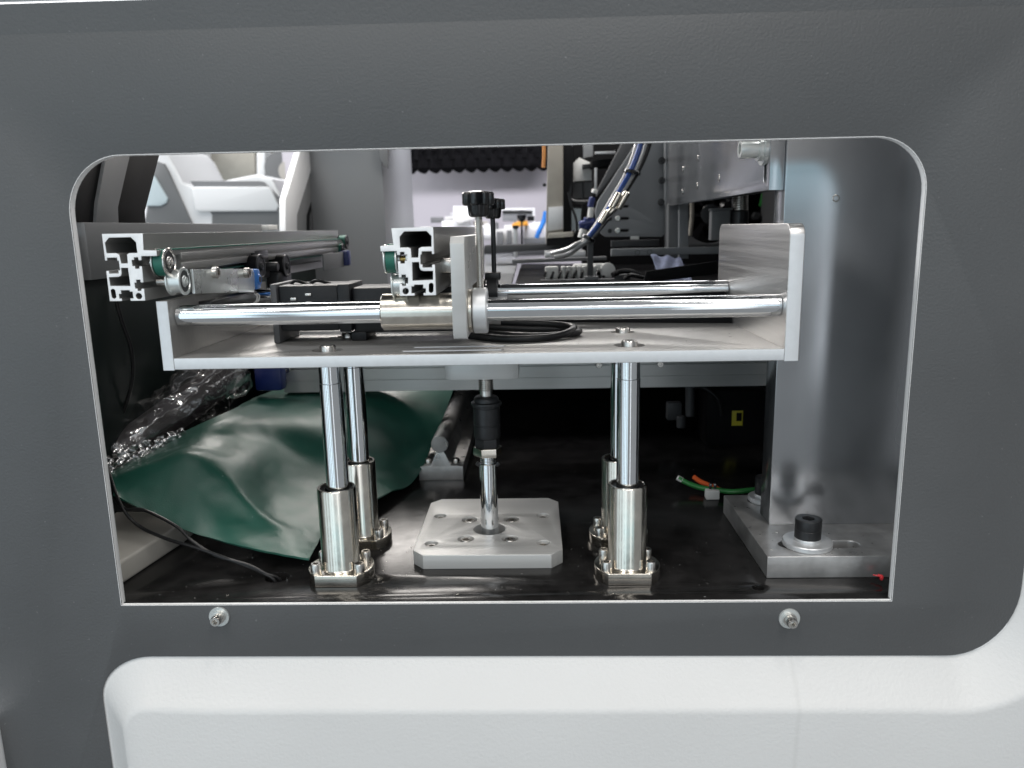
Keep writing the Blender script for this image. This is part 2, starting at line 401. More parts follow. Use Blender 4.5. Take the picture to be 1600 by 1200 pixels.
for x, y in screws: ob('cap_screw', screw_bm((x, y, TZ1-3.9), (0, 0, 1), 5.5, 7.2), 'steel', tray)
ob('end_screw', screw_bm((103.6, -12, 192.3), (1, 0, 0), 4.2, 3.2), 'steel', tray)
for y in (-12.0, 127.0):
    bm = B(); cyl(bm, (-300.5, y, 192.3), (94.2, y, 192.3), 7.1, .5, 48); ob('cross_shaft', bm, 'chrome', tray)
posts = [(-205.5, 0), (-1.2, 0), (-204, 62), (0.5, 62)]
for x, y in posts:
    bm = B(); cyl(bm, (x, y, 4), (x, y, 143.5), 7.9, .5, 48); cyl(bm, (x, y, 143.5), (x, y, TZ0-.1), 7.7, .2, 48)
    lathe(bm, (x, y, 132), (0, 0, 1), [(7.93, 0), (7.95, .1), (7.95, .3), (7.93, .4)], 48)
    ob('guide_shaft', bm, 'chrome', tray)
bm = extr(B(), [[(-131, 40), (-124, 36), (-84, 36), (-77, 40), (-77, 84), (-131, 84)]], 'XY', 136.5, TZ0-.05, .4)
ob('coupling_block', bm, 'alu_milled', tray)

# four flanged bushings on the base plate
fb = thing('guide_bushing', (-1.2, 0, 0), 'nickel flanged bushing near the right column, front one of its pair', 'bushing', 'flanged bushings under the tray')
fx, fy = -1.2, 0.0
flange = []
for i in range(64):
    a = 2*math.pi*i/64; flange.append((fx + 23.3*math.cos(a), fy + max(-18.0, min(18.0, 23.3*math.sin(a)))))
ob('flange', extr(B(), [flange, circ(fx, fy, 8.6)], 'XY', 0, 8.6, .5, 2), 'nickel', fb)
bm = B(); lathe(bm, (fx, fy, 8.6), (0, 0, 1), [(14.6, 0), (13.9, .4), (13.5, 1.2), (13.5, 58.6), (12.9, 59.6), (11.6, 59.6), (11.2, 59.2), (11.2, 52)], 56)
ob('sleeve', bm, 'nickel', fb)
bm = B(); lathe(bm, (fx, fy, 66.6), (0, 0, 1), [(11.15, 0), (8.3, 0), (8.3, -14)], 48); ob('seal', bm, 'black_rubber', fb)
for sx, sy in ((-1, -1), (1, -1), (-1, 1), (1, 1)):
    bm = screw_bm((fx+sx*15.6, fy+sy*10.6, 8.6), (0, 0, 1), 3.6, 6.2, 20)
    ob('flange_screw', bm, 'steel', fb)
for (x, y), lab in zip((posts[0], posts[2], posts[3]), ('nickel flanged bushing beside the green sheet, front one of its pair',
        'nickel flanged bushing behind the one beside the green sheet', 'nickel flanged bushing half hidden behind the one near the column')):
    c = copy_tree(fb, (x-fx, y-fy, 0)); c['label'] = lab

# ================================================================ CYLINDER PLATE AND FLOATING JOINT
cp = thing('mounting_plate', (-102.5, 70, 0), 'square bright aluminium plate with clipped corners and a round centre hole', 'mounting plate')
x0, x1, y0, y1, c_ = -157.6, -46.4, 10.2, 130.0, 8.5
pl = [(x0+c_, y0), (x1-c_, y0), (x1, y0+c_+1), (x1, y1-c_-1), (x1-c_, y1), (x0+c_, y1), (x0, y1-c_-1), (x0, y0+c_+1)]
hol = [(-145.6, 89.2, 5), (-120.2, 80.3, 6.3), (-86.1, 80.3, 6.3), (-60.3, 88.5, 5), (-145.6, 32, 5), (-120, 40.4, 6.3), (-86, 40.6, 6.3), (-60.4, 31.7, 5)]
bm = extr(B(), [pl, circ(-102.9, 60.4, 12.7, 40)] + [circ(x, y, r, 28) for x, y, r in hol], 'XY', 0, 11.0, .5, 2)
bmx = extr(B(), [rrect(x0+3, x1-3, y0+12, y1-12, 1), circ(-102.9, 60.4, 12.9, 40)], 'XY', .5, 4.4, 0)
me_ = bpy.data.meshes.new('t'); bmx.to_mesh(me_); bmx.free(); bm.from_mesh(me_)
ob('plate', bm, 'alu_milled', cp)
for x, y, r in hol: ob('cap_screw', screw_bm((x, y, 4.5), (0, 0, 1), r*.72, r*.95, 20), 'steel', cp)
jx, jy = -102.6, 60.4
cr = thing('cylinder_rod', (jx, jy, 0), 'chrome cylinder rod with a black floating joint rising from the square plate', 'cylinder rod')
bm = B(); cyl(bm, (jx, jy, -12), (jx, jy, 66), 7.0, .6, 48); cyl(bm, (jx, jy, 66), (jx, jy, 72), 5.6, .3, 32)
for i in range(4): lathe(bm, (jx, jy, 67+i*1.2), (0, 0, 1), [(5.5, 0), (6.0, .4), (5.5, .8)], 32)
ob('rod', bm, 'chrome', cr)
for sx in (-1, 1):
    bm = B(); cyl(bm, (jx+sx*6.2, jy-1, 64), (jx+sx*9.0, jy-1.4, 66), 1.7, .3, 12); ob('flat_pin', bm, 'dark_steel', cr)
bm = extr(B(), [circ(jx, jy, 11.2, 6, .15)], 'XY', 72, 79, .7, 2); ob('lock_nut', bm, 'nickel', cr)
bm = extr(B(), [circ(jx, jy, 9.9, 6, .3)], 'XY', 79, 86.2, .6, 2)
lathe(bm, (jx, jy, 86), (0, 0, 1), [(0, 0), (9.0, 0), (9.9, .5), (10.3, 2), (10.3, 10), (10.0, 10.4), (10.0, 11.2), (10.3, 11.6), (10.3, 24), (9.9, 24.5), (9.9, 25.5), (11.6, 26), (11.9, 27), (11.6, 28.4), (9.6, 29), (9.4, 31.5), (8.6, 32.6), (6.4, 33.2), (0, 33.2)], 48)
ob('joint_body', bm, 'dark_steel', cr)
bm = B(); cyl(bm, (jx, jy, 119), (jx, jy, 136.4), 4.9, .3, 32)
for i in range(6): lathe(bm, (jx, jy, 123.5+i*1.5), (0, 0, 1), [(4.8, 0), (5.8, .55), (5.8, .8), (4.8, 1.3)], 32)
cyl(bm, (jx, jy, 133.5), (jx, jy, 136.4), 9.5, .5, 32)
ob('threaded_stud', bm, 'steel', cr)

# ================================================================ CONVEYOR RAILS
def rail_loops(mirror, x0, zb):
    """profile traced on the right-hand rail; px units of its close-up, then millimetres"""
    def T(lp):
        out = []
        for x, y in lp:
            u = (x-180-.041*(y-155))/20.2; v_ = (1003-y)/20.2
            out.append(((x0 - u) if mirror else (x0 + u), zb + v_))
        return out
    body = [(180, 155), (706, 150), (720, 485), (690, 485), (688, 450), (562, 450), (562, 490), (545, 490), (545, 610), (570, 610), (570, 650), (692, 650), (692, 615),
            (728, 615), (745, 1002), (583, 1002), (583, 970), (612, 970), (612, 912), (578, 912), (578, 865), (465, 865), (465, 885), (430, 885), (430, 970), (472, 970), (472, 1003),
            (280, 1003), (274, 850), (310, 850), (312, 875), (358, 875), (358, 845), (386, 845), (386, 772), (358, 772), (358, 735), (305, 735), (305, 770), (268, 770),
            (256, 565), (292, 565), (292, 594), (346, 594), (346, 560), (376, 560), (376, 485), (342, 485), (342, 452), (288, 452), (288, 490), (250, 490),
            (243, 438), (42, 441), (36, 372), (203, 362)]
    cav = [(285, 262), (342, 200), (622, 200), (684, 262), (684, 392), (560, 394), (524, 412), (516, 524), (432, 524), (424, 412), (392, 396), (288, 396)]
    cav2 = [(440, 582), (528, 582), (532, 650), (548, 682), (580, 694), (704, 696), (704, 805), (444, 812)]
    rnd = [(355+40*math.cos(2*math.pi*i/20), 943+40*math.sin(2*math.pi*i/20)) for i in range(20)]
    ob_ = [(680+34*math.cos(2*math.pi*i/24), 907+(34*math.sin(2*math.pi*i/24)) + (32 if math.sin(2*math.pi*i/24) > 0 else -32)) for i in range(24)]
    return [T(l) for l in (body, cav, cav2, rnd, ob_)]
def pulley(xa, xb, y, z, r, belt=None, parent=None, face=1, mt='steel', hub=True):
    """idler pulley: flanges at xa and xb, axis along X"""
    bm = B(); L = xb-xa
    lathe(bm, (xa, y, z), (1, 0, 0), [(0, 0), (r-.3, 0), (r, .3), (r, 1.0), (r-1.6, 1.3), (r-1.6, L-1.3), (r, L-1.0), (r, L-.3), (r-.3, L), (r*.80, L), (r*.76, L-.7), (r*.5, L-.9), (r*.40, L-.4), (r*.32, L-.2), (r*.3, L+.9), (r*.26, L+1.1), (r*.14, L+1.1), (r*.12, L+.4), (0, L+.4)], 40)
    p = ob('pulley', bm, mt, parent)
    bm = B(); lathe(bm, (xb-.55, y, z), (1, 0, 0), [(r*.76, 0), (r*.34, .03)], 32); ob('bearing', bm, 'dark_steel', p)
    if belt:
        bm = B(); lathe(bm, (xa+1.35, y, z), (1, 0, 0), [(r-1.0, 0), (r-.7, .1), (r-.7, L-2.8), (r-1.0, L-2.7)], 40); ob('belt_wrap', bm, belt, p)
    return p


RZ, RY0, RY1 = 204.4, -32.0, 458.0
def rail_seats(): return None
lr = thing('conveyor_rail', (-322, -32, RZ), 'sawn aluminium conveyor rail at the left with a sensor bracket on its side', 'conveyor rail', 'conveyor rails on the tray')
front_lit_faces(ob('rail_profile', extr(B(), rail_loops(True, -308.7, RZ), 'XZ', RY0, RY1, .12), 'rail', lr))
pulley(-307.5, -298.6, -20.5, 227.8, 9.3, 'belt', lr)
bm = B(); cyl(bm, (-311, -20.5, 227.8), (-307, -20.5, 227.8), 3.2, .2, 16); cyl(bm, (-311, -14.5, 215.2), (-301, -14.5, 215.2), 3.2, .2, 16)
ob('pulley_axle', bm, 'steel', lr)
pulley(-302.5, -292.8, -14.5, 215.2, 9.2, None, lr, mt='zinc')
bm = B()   # upper and return run of the belt
box(bm, -306.2, -300, -20.5, 450, 235.4, 236.4, .1); box(bm, -308.2, -303, -12, 450, 218.4, 219.2, .1)
ob('belt', bm, 'belt', lr)
bm = B()
for z0_, z1_, x_ in ((228.6, 233.4, -300.2), (226.9, 228.6, -303), (221.6, 226.9, -300.8)): box(bm, -311.5, x_, 0, 452, z0_, z1_, .2)
ob('belt_guide', bm, 'rail', lr)
bm = extr(B(), [[(-8, 206.5), (100, 198.6), (103.5, 201.5), (104.6, 213.5), (101.5, 217.2), (-8, 222.5)]], 'YZ', -292.0, -290.0, .2)
br = ob('sensor_bracket', bm, 'zinc', lr)
for y, z in ((24, 218.5), (84, 214.8)): ob('bracket_screw', screw_bm((-290, y, z), (1, 0, 0), 4.0, 4.0, 20), 'steel', br)
bm = B(); box(bm, -304, -292, 84, 116, 203, 214, 1.2); box(bm, -300, -289, 104.8, 116, 200.0, 216.6, 2.0)
cyl(bm, (-291, 111, 208), (-288, 111, 208), 4.6, .8, 20)
se = ob('sensor', bm, 'blue', lr)
bm = B(); lathe(bm, (-288, 111, 208), (1, 0, 0), [(2.6, 0), (2.4, .3), (0, .3)], 16); ob('sensor_lens', bm, 'dark_steel', se)
bm = B(); box(bm, -304, -291.5, 20, 112, 190.5, 199, 1.0); ob('switch_body', bm, 'dark_steel', lr)
bm = B()
for k in (0, 1): tube(bm, [(-291.5, 104+k*5, 197), (-289.5, 105+k*5, 195), (-290, 103+k*5, 191), (-293, 98+k*5, 188)], .7, 5, 6)
ob('sensor_wire', bm, 'white_plastic', lr)
for y, z, r in ((128, 217.5, 10.5), (196, 215.0, 10.5)): pulley(-307, -292, y, z, r, 'black_matte', lr, mt='dark_steel')
bm = B(); box(bm, -309, -300, 136, 172, 206, 232, 2); cyl(bm, (-300, 158, 216), (-288, 158, 216), 4, .5, 20); box(bm, -306, -294, 176, 214, 196, 210, 2)
ob('tensioner', bm, 'dark_steel', lr)
for y, z, r in ((430, 223, 8), (452, 232, 9)): pulley(-307, -296, y, z, r, 'belt', lr, mt='dark_steel')
bm = B(); box(bm, -296, -294, 330, 420, 203, 221, .4); ob('sensor_bracket', bm, 'grey_mid', lr)
bm = B(); box(bm, -300, -288, 418, 432, 204, 222, 2); ob('sensor', bm, 'blue_dark', lr)

# sliding rail on the right with its carriage
rr = thing('conveyor_rail', (-139, -32, RZ), 'sawn aluminium conveyor rail in the middle carried by a plate on the nickel bushing', 'conveyor rail', 'conveyor rails on the tray')
front_lit_faces(ob('rail_profile', extr(B(), rail_loops(False, -152.4, RZ), 'XZ', RY0, RY1-4, .12), 'rail', rr))
p = pulley(-159.0, -150.4, -22, 227.0, 9.4, 'belt', rr, mt='zinc')
p = pulley(-155.8, -146.5, -18, 210.8, 8.2, None, rr, mt='zinc')
bm = B()
for z in (227.0, 210.8):
    cyl(bm, (-151, -22 if z > 220 else -18, z), (-144, -22 if z > 220 else -18, z), 2.1, .2, 16)
ob('axle_stud', bm, 'brass', rr)
bm = B()
for z, y in ((227.0, -22), (210.8, -18)): box(bm, -145.6, -142.8, y-4, y+4, z-3, z+3, .5)
ob('slot_nut', bm, 'steel', rr)
bm = B(); box(bm, -157.5, -151.5, -22, 448, 235.6, 236.6, .1); ob('belt', bm, 'belt', rr)
bm = extr(B(), [[(-33, 181.5), (-29.5, 176.4), (20, 176.4), (20, 240.4), (-28, 240.4), (-33, 236.2)], circ(-12, 192.3, 11.6, 40)], 'YZ', -116.4, -107.4, .5, 2)
box(bm, -116.3, -107.5, 20.1, 158, 206, 240.3, .4)
pp_ = ob('carriage_plate', bm, 'alu_milled', rr)
for y, z, r in ((-8, 222, 2.4), (8, 226, 2.0), (40, 230, 1.8)):
    bm = B(); lathe(bm, (-107.5, y, z), (1, 0, 0), [(r+.6, 0), (r+.5, .25), (r, .25), (r*.8, -.6), (0, -.6)], 18); ob('set_screw', bm, 'steel', pp_)
bm = B(); box(bm, -127, -116.5, 0, 9, 216, 226, 2); ob('slot_screw', bm, 'steel', rr)
bm = B(); pipe(bm, (-164.4, -12, 192.3), (-107.3, -12, 192.3), 12.0, 7.3, .8, 56); pipe(bm, (-107.3, -12, 192.3), (-104.9, -12, 192.3), 14.2, 7.3, .3, 56)
ob('bushing', bm, 'nickel', rr)
bm = B(); pipe(bm, (-104.3, -12, 192.3), (-95.2, -12, 192.3), 14.9, 7.3, .6, 56)
ob('clamp_collar', bm, 'alu', rr)
bm = B(); pipe(bm, (-150, 127, 192.3), (-105, 127, 192.3), 12.0, 7.3, .8, 40); ob('bushing', bm, 'nickel', rr)
bm = B(); pipe(bm, (-103.6, 127, 192.3), (-94.6, 127, 192.3), 14, 7.3, .6, 40); box(bm, -105, -92.5, 121, 134, 203, 209.5, 1)
ob('clamp_collar', bm, 'dark_steel', rr)

def star_knob(name, x, y, zr, z0, label, rod_m, rr_, thread):
    t = thing(name, (x, y, zr), label, 'clamping screw', 'star knob clamping screws')
    lobes = []
    for i in range(98):
        a = 2*math.pi*i/98; r = 9.1 + 1.8*math.cos(7*a) - .6*math.cos(14*a); lobes.append((x+r*math.cos(a), y+r*math.sin(a)))
    bm = extr(B(), [lobes], 'XY', z0+7.2, z0+15.6, 1.3, 3)
    lathe(bm, (x, y, z0), (0, 0, 1), [(0, 0), (5.0, 0), (5.9, .7), (6.5, 3), (6.9, 7.6)], 40)
    lathe(bm, (x, y, z0+15.5), (0, 0, 1), [(8, 0), (6, .55), (3, .9), (0, 1.0)], 32)
    for i in range(7):
        a = 2*math.pi*i/7; cyl(bm, (x+5.6*math.cos(a), y+5.6*math.sin(a), z0+1), (x+6.3*math.cos(a), y+6.3*math.sin(a), z0+8), 1.0, .4, 12)
    ob('knob', bm, 'black_plastic', t)
    bm = B()
    if thread:
        n = int((z0-zr)/1.45)+1; pr = [(0, 0)]
        for i in range(n): pr += [(rr_-.6, i*1.45), (rr_, i*1.45+.6), (rr_, i*1.45+.85)]
        lathe(bm, (x, y, zr), (0, 0, 1), pr + [(0, n*1.45)], 24)
    else: cyl(bm, (x, y, zr), (x, y, z0+.1), rr_, .1, 24)
    ob('threaded_rod', bm, rod_m, t)
star_knob('star_knob', -99.6, -12, 206.6, 252.2, 'black star knob on a threaded rod, the nearer and taller looking of two', 'steel', 2.5, True)
star_knob('star_knob', -97.6, 127, 209.3, 252.6, 'black star knob on a plain dark rod, half hidden behind the nearer knob', 'dark_steel', 2.0, False)

# motor and cable lying in the tray
mo = thing('motor', (-215, 55, 166), 'black motor lying in the tray behind the front shaft', 'motor')
bm = B(); box(bm, -249, -206, 36, 78, 174.5, 207.5, 1.5); ob('motor_body', bm, 'motor', mo)
bm = B(); box(bm, -206, -197, 35, 79, 173.5, 208, 1.0); box(bm, -197, -112.5, 40, 76, 172, 205, 2.5); box(bm, -199, -188, 41, 75, 166.1, 172.5, .5); ob('gear_head', bm, 'motor', mo)
bm = B(); box(bm, -254, -249.2, 33, 80, 166.1, 209, 1.0); ob('motor_mount', bm, 'grey_dark', mo)
bm = B()
for x, z in ((-238, 198), (-227, 201), (-227, 195)): box(bm, x-2.2, x+2.2, 34.2, 36.2, z-1, z+1, .3)
ob('cover_clip', bm, 'steel', mo)
bm = B(); tube(bm, [(-246, 57, 207), (-240, 50, 210), (-233, 56, 207)], 1.2); tube(bm, [(-232, 57, 207), (-224, 50, 210), (-216, 56, 207)], 1.2); ob('motor_lead', bm, 'black_rubber', mo)
bm = B(); tube(bm, [(-120, 66, 173), (-100, 50, 169), (-70, 30, 168.8), (-45, 34, 169), (-32, 48, 169.4), (-42, 60, 169.6), (-70, 66, 169.4), (-104, 70, 171)], 2.6, 8, 12)
tube(bm, [(-112, 40, 168.7), (-84, 20, 168.7), (-52, 26, 168.7), (-36, 46, 172), (-50, 62, 173), (-90, 72, 174)], 2.6, 8, 12)
tag(ob('cable_loop', bm, 'black_rubber'), 'black cable looped on the tray floor beside the carriage plate', 'cable')

# ================================================================ RIGHT COLUMN
sc = thing('machine_column', (170, 60, 0), 'wide smudged aluminium column standing on a slotted foot plate', 'column')
bm = extr(B(), [[(95.6, -8.6), (240, -8.6), (240, 118), (95.6, 118)], slot(109.5, 167, 12.2, 6.6), slot(112, 168, 104, 6.6)], 'XY', 0.1, 16.4, .7, 2)
ob('foot_plate', bm, 'alu_foot', sc)
bm = B(); box(bm, 113.6, 240, 49.8, 74, 16.3, 520, .8); col_ = ob('upright', bm, 'alu_polish', sc)
bm = B(); lathe(bm, (149.6, 49.7, 260.7), (0, -1, 0), [(2.6, .02), (2.2, .3), (1.7, .3), (1.5, -1.2), (0, -1.2)], 20); ob('set_screw', bm, 'steel', col_)
for x, y in ((129.5, 11.0), (127, 104), (170, 100)):
    bm = B(); cyl(bm, (x, y, 16.4), (x, y, 20.4), 17.3 if y < 50 else 14.5, .6, 56); lathe(bm, (x, y, 20.4), (0, 0, 1), [(9.4, 0), (9.4, 1.6), (9.0, 2.2), (0, 2.2)], 40)
    wv = ob('washer', bm, 'alu', sc)
    ob('foot_bolt', hexbolt_bm((x, y, 22.4), 9.2, 14.4), 'dark_steel', sc)

bk = thing('side_bracket', (108, 280, 268), 'thick grey aluminium bracket plate running back from the column top', 'bracket')
bm = extr(B(), [[(52, 267.5), (500, 267.5), (500, 520), (52, 520)], [(62.5, 274), (65.5, 274), (67, 277), (67, 310), (61, 310), (61, 277)]], 'YZ', 103.0, 113.4, .4, 2)
ob('plate', bm, 'alu_polish', bk)
bm = B(); lathe(bm, (103, 66, 297.5), (-1, 0, 0), [(0, 0), (12, 0), (12, 2.4), (9.0, 2.6), (8.8, 5.4), (7.0, 5.6), (7.0, 17), (6.4, 18), (3.8, 18), (3.6, 11), (0, 10.5)], 36)
ob('clamp_bolt', bm, 'zinc', bk)
for y, z in ((300, 310), (300, 283), (205, 322), (205, 285), (380, 305), (380, 280)):
    bm = B(); lathe(bm, (103, y, z), (-1, 0, 0), [(3.2, 0), (3.0, .5), (0, .7)], 16); ob('dowel', bm, 'steel', bk)

# ================================================================ THINGS ON THE BASE PLATE
# green rubber sheet, billowing beside the guide posts
net = [  # rows from the front edge to the back, columns from left to right
 [(-384.8, 30.0, 53.7), (-353.6, 25.0, 38.5), (-323.3, 20.0, 26.4), (-277.6, 12.0, 17.2), (-250.3, 8.0, 13.7), (-232.6, 8.0, 10.6)],
 [(-390.9, 40.0, 56.5), (-358.3, 38.0, 52.7), (-329.0, 38.0, 48.2), (-290.3, 36.0, 28.4), (-256.1, 35.0, 18.6), (-234.3, 38.0, 9.8)],
 [(-398.1, 52.0, 58.7), (-363.8, 55.0, 68.3), (-336.0, 60.0, 73.3), (-310.7, 60.0, 60.3), (-275.5, 58.0, 27.6), (-232.9, 62.0, 13.7)],
 [(-404.8, 62.0, 57.6), (-370.5, 72.0, 69.0), (-342.5, 80.0, 75.4), (-306.3, 90.0, 62.7), (-275.6, 92.0, 32.7), (-216.5, 100.0, 15.0)],
 [(-410.4, 72.0, 56.0), (-372.7, 88.0, 70.7), (-339.6, 100.0, 77.9), (-306.8, 128.0, 69.7), (-267.0, 140.0, 43.4), (-198.1, 148.0, 12.1)],
 [(-416.2, 82.0, 53.9), (-376.4, 104.0, 71.7), (-339.6, 122.0, 85.5), (-309.3, 172.0, 80.9), (-250.9, 185.0, 63.3), (-180.3, 210.0, 10.0)],
 [(-421.9, 92.0, 51.8), (-380.5, 120.0, 72.9), (-342.2, 146.0, 88.3), (-342.0, 300.0, 78.3), (-254.9, 305.0, 82.4), (-152.9, 315.0, 77.4)],
]
def cr1(a, b, c, d, t): return .5*((2*b) + (c-a)*t + (2*a-5*b+4*c-d)*t*t + (3*b-a-3*c+d)*t**3)
def sample(net, s, t):
    nr, nc = len(net), len(net[0]); i = min(int(t), nr-2); j = min(int(s), nc-2); ft, fs = t-i, s-j
    g = lambda r, c: Vector(net[max(0, min(nr-1, r))][max(0, min(nc-1, c))])
    rows_ = [cr1(g(r, j-1), g(r, j), g(r, j+1), g(r, j+2), fs) for r in range(i-1, i+3)]
    return cr1(*rows_, ft)
bm = B(); NS, NT = 72, 84; vs = []
for b in range(NT+1):
    row = []
    for a in range(NS+1):
        p = sample(net, (len(net[0])-1)*a/NS, (len(net)-1)*b/NT); q = p*.02
        p.z += 0.7*noise.noise(q) + .5*noise.noise(q*2.3 + Vector((3, 1, 7))) + .35*noise.noise(q*6)
        row.append(bm.verts.new(p))
    vs.append(row)
for b in range(NT):
    for a in range(NS): bm.faces.new((vs[b][a], vs[b][a+1], vs[b+1][a+1], vs[b+1][a]))
bmesh.ops.recalc_face_normals(bm, faces=bm.faces)
bmesh.ops.solidify(bm, geom=bm.faces[:], thickness=1.6)
gs = tag(ob('rubber_sheet', bm, 'mat_green', smooth=50), 'green rubber sheet lying in billows beside the left guide posts', 'rubber sheet')

# rod wrapped in clear film
wr = thing('wrapped_roller', (-330, 190, 110), 'dark roller wrapped in clear crinkled film behind the green sheet', 'roller')
a0, a1 = Vector((-426.4, 108.0, 59.2)), Vector((-358.2, 215.0, 114.8))
bm = B(); cyl(bm, a0, a1, 16.0, 1, 40); ob('roller', bm, 'roller', wr)
bm = B(); u_, v_, d_ = frame_of(a1-a0); L = (a1-a0).length; rings = []
for i in range(61):
    ring = []
    for k in range(72):
        an = 2*math.pi*k/72; c_, s_ = math.cos(an), math.sin(an)
        p0_ = a0 + d_*(L*i/60*1.04-4)
        q = p0_*.030 + u_*c_*1.1 + v_*s_*1.1
        r = 18.8 + 2.6*noise.noise(q) + 1.3*noise.noise(q*2.7) + (15*max(0, math.cos(an-1.2))**6 + 13*max(0, math.cos(an+2.3))**6)*(.55+.6*noise.noise(q*1.7)+.3*noise.noise(q*5)) + .6*noise.noise(p0_*.16+u_*c_*4+v_*s_*4)
        ring.append(bm.verts.new(p0_ + u_*c_*r + v_*s_*r))
    rings.append(ring)
for r0, r1 in zip(rings, rings[1:]):
    for k in range(72): bm.faces.new((r0[k], r0[(k+1) % 72], r1[(k+1) % 72], r1[k]))
ob('film', bm, 'film', wr, smooth=180)
bm = B(); rng = random.Random(3); rows_ = []
l0, l1, l2, l3 = (Vector(p) for p in ((-419.2, 84.0, 68.1), (-369.0, 118.0, 82.4), (-359.0, 112.0, 72.6), (-413.3, 76.0, 50.9)))
for i in range(31):
    t_ = i/30; rows_.append([bm.verts.new(l0.lerp(l1, t_).lerp(l3.lerp(l2, t_), k/11) + Vector((0, -1, .6))*(5*noise.noise(Vector((i*.35, k*.5, 2)))+2.5*noise.noise(Vector((i*.9, k*1.1, 5))))) for k in range(12)])
for r0, r1 in zip(rows_, rows_[1:]):
    for k in range(11): bm.faces.new((r0[k], r0[k+1], r1[k+1], r1[k]))
ob('loose_film', bm, 'film', wr, smooth=180)

# cables at the left
bm = B(); tube(bm, [(-412, 70, 70), (-378.6, 25.0, 49.9), (-364.1, 18.0, 34.7), (-340.4, 10.0, 26.7), (-312.2, 4.0, 20.5), (-285.4, 0.0, 12.1), (-264.3, -2.0, 3.9), (-255, -3, -3), (-253, -2, -22)], 1.25)
tag(ob('black_cable', bm, 'black_rubber'), 'thin black cable running lower into the hole in the base plate', 'cable', 'black cables at the left')
bm = B(); tube(bm, [(-410, 60, 60), (-376.7, 24.0, 45.7), (-357.7, 20.0, 44.5), (-330.9, 12.0, 34.8), (-317.7, 7.0, 25.3), (-299.9, 2.0, 16.3), (-275.8, -1.0, 10.0), (-262.0, -2.0, 3.4), (-252.5, 0, -3), (-251, 0, -22)], 1.25)
tag(ob('black_cable', bm, 'black_rubber'), 'thin black cable arching over the front edge of the green sheet', 'cable', 'black cables at the left')
bm = B(); tube(bm, [(-415.3, 120.0, 200.0), (-411.7, 120.0, 175.8), (-407.6, 122.0, 150.9), (-410.5, 124.0, 125.7), (-420.1, 122.0, 98.0), (-430.8, 118.0, 76.4), (-437.0, 116.0, 54.0)], 1.7)
tag(ob('black_cable', bm, 'black_rubber'), 'black cable hanging down beside the wrapped roller', 'cable', 'black cables at the left')

# cream frame end in the corner
bm = B()
pts = [(-420, -34), (-366, -34), (-350.5, 62), (-350.5, 90), (-420, 90)]
extr(bm, [pts], 'XY', .2, 17.5, 2.5, 3)
tag(ob('frame_tube', bm, 'cream'), 'cream painted frame tube in the lower left corner of the opening', 'frame')
# swarf and crumbs left on the base plate, the foot plate and the tray
bm = B(); rc = random.Random(21)
for i in range(170):
    k = rc.random()
    if k < .55: x_, y_, z_ = rc.uniform(-330, 160), rc.uniform(-36, 60), 0
    elif k < .75: x_, y_, z_ = rc.uniform(100, 165), rc.uniform(-8, 45), 16.4
    else: x_, y_, z_ = rc.uniform(-290, 85), rc.uniform(-20, 110), 166.0
    if z_ == 0 and (x_ > 94 and y_ > -9.5 or -158 < x_ < -46 and y_ > 9): continue
    s_ = rc.uniform(.2, .75)
    box(bm, x_-s_, x_+s_*rc.uniform(.5, 2), y_-s_*.5, y_+s_*.5, z_+.01, z_+s_*.6, 0, ((0, 0, 1), rc.uniform(0, 3)))
sw_ = tag(ob('metal_swarf', bm, 'steel'), 'tiny bright metal chips scattered on the base plate and tray', 'swarf'); sw_['kind'] = 'stuff'
bm = B(); box(bm, *(lambda p, q: (p[0], q[0], 232, 250, q[2], p[2]))((-345.9, 232.0, 123.1), (-318.4, 232.0, 89.5)), 3)
tag(ob('blue_block', bm, 'blue_dark'), 'dark blue block under the tray beside the end of the grey beam', 'block')

# shaft support far back under the tray
ss = thing('supported_shaft', (-160, 220, 0), 'dark round shaft on a wedge shaped support rail lying on the base plate', 'shaft')
bm = extr(B(), [[(-182, 0), (-138, 0), (-138, 14), (-150, 15), (-157, 31), (-163, 31), (-170, 15), (-182, 14)]], 'XZ', 215, 640, .5)
ob('support_rail', bm, 'alu_foot', ss)
bm = B(); cyl(bm, (-160, 213, 37.5), (-160, 640, 37.5), 8.6, .6, 36); ob('shaft', bm, 'alu_foot', ss)
for x in (-174, -146): ob('rail_screw', screw_bm((x, 226, 14.2), (0, 0, 1), 3.6, 5, 16), 'steel', ss)

# beam behind the tray
be = thing('cross_beam', (-80, 262, 95), 'grey grooved aluminium beam crossing behind the tray', 'beam')
bm = extr(B(), [[(260, 82), (290, 82), (290, 122), (260, 122), (260, 107.5), (262.5, 107.5), (262.5, 105.5), (260, 105.5), (260, 94.5), (261.2, 94.5), (261.2, 93.5), (260, 93.5)]], 'YZ', -326, 300, .2)
ob('beam_profile', bm, 'alu_milled', be)
for x in (-320, -258, -120, 0, 62): ob('beam_screw', screw_bm((x, 260, 106.5), (0, -1, 0), 3.2, 4, 16), 'steel', be)

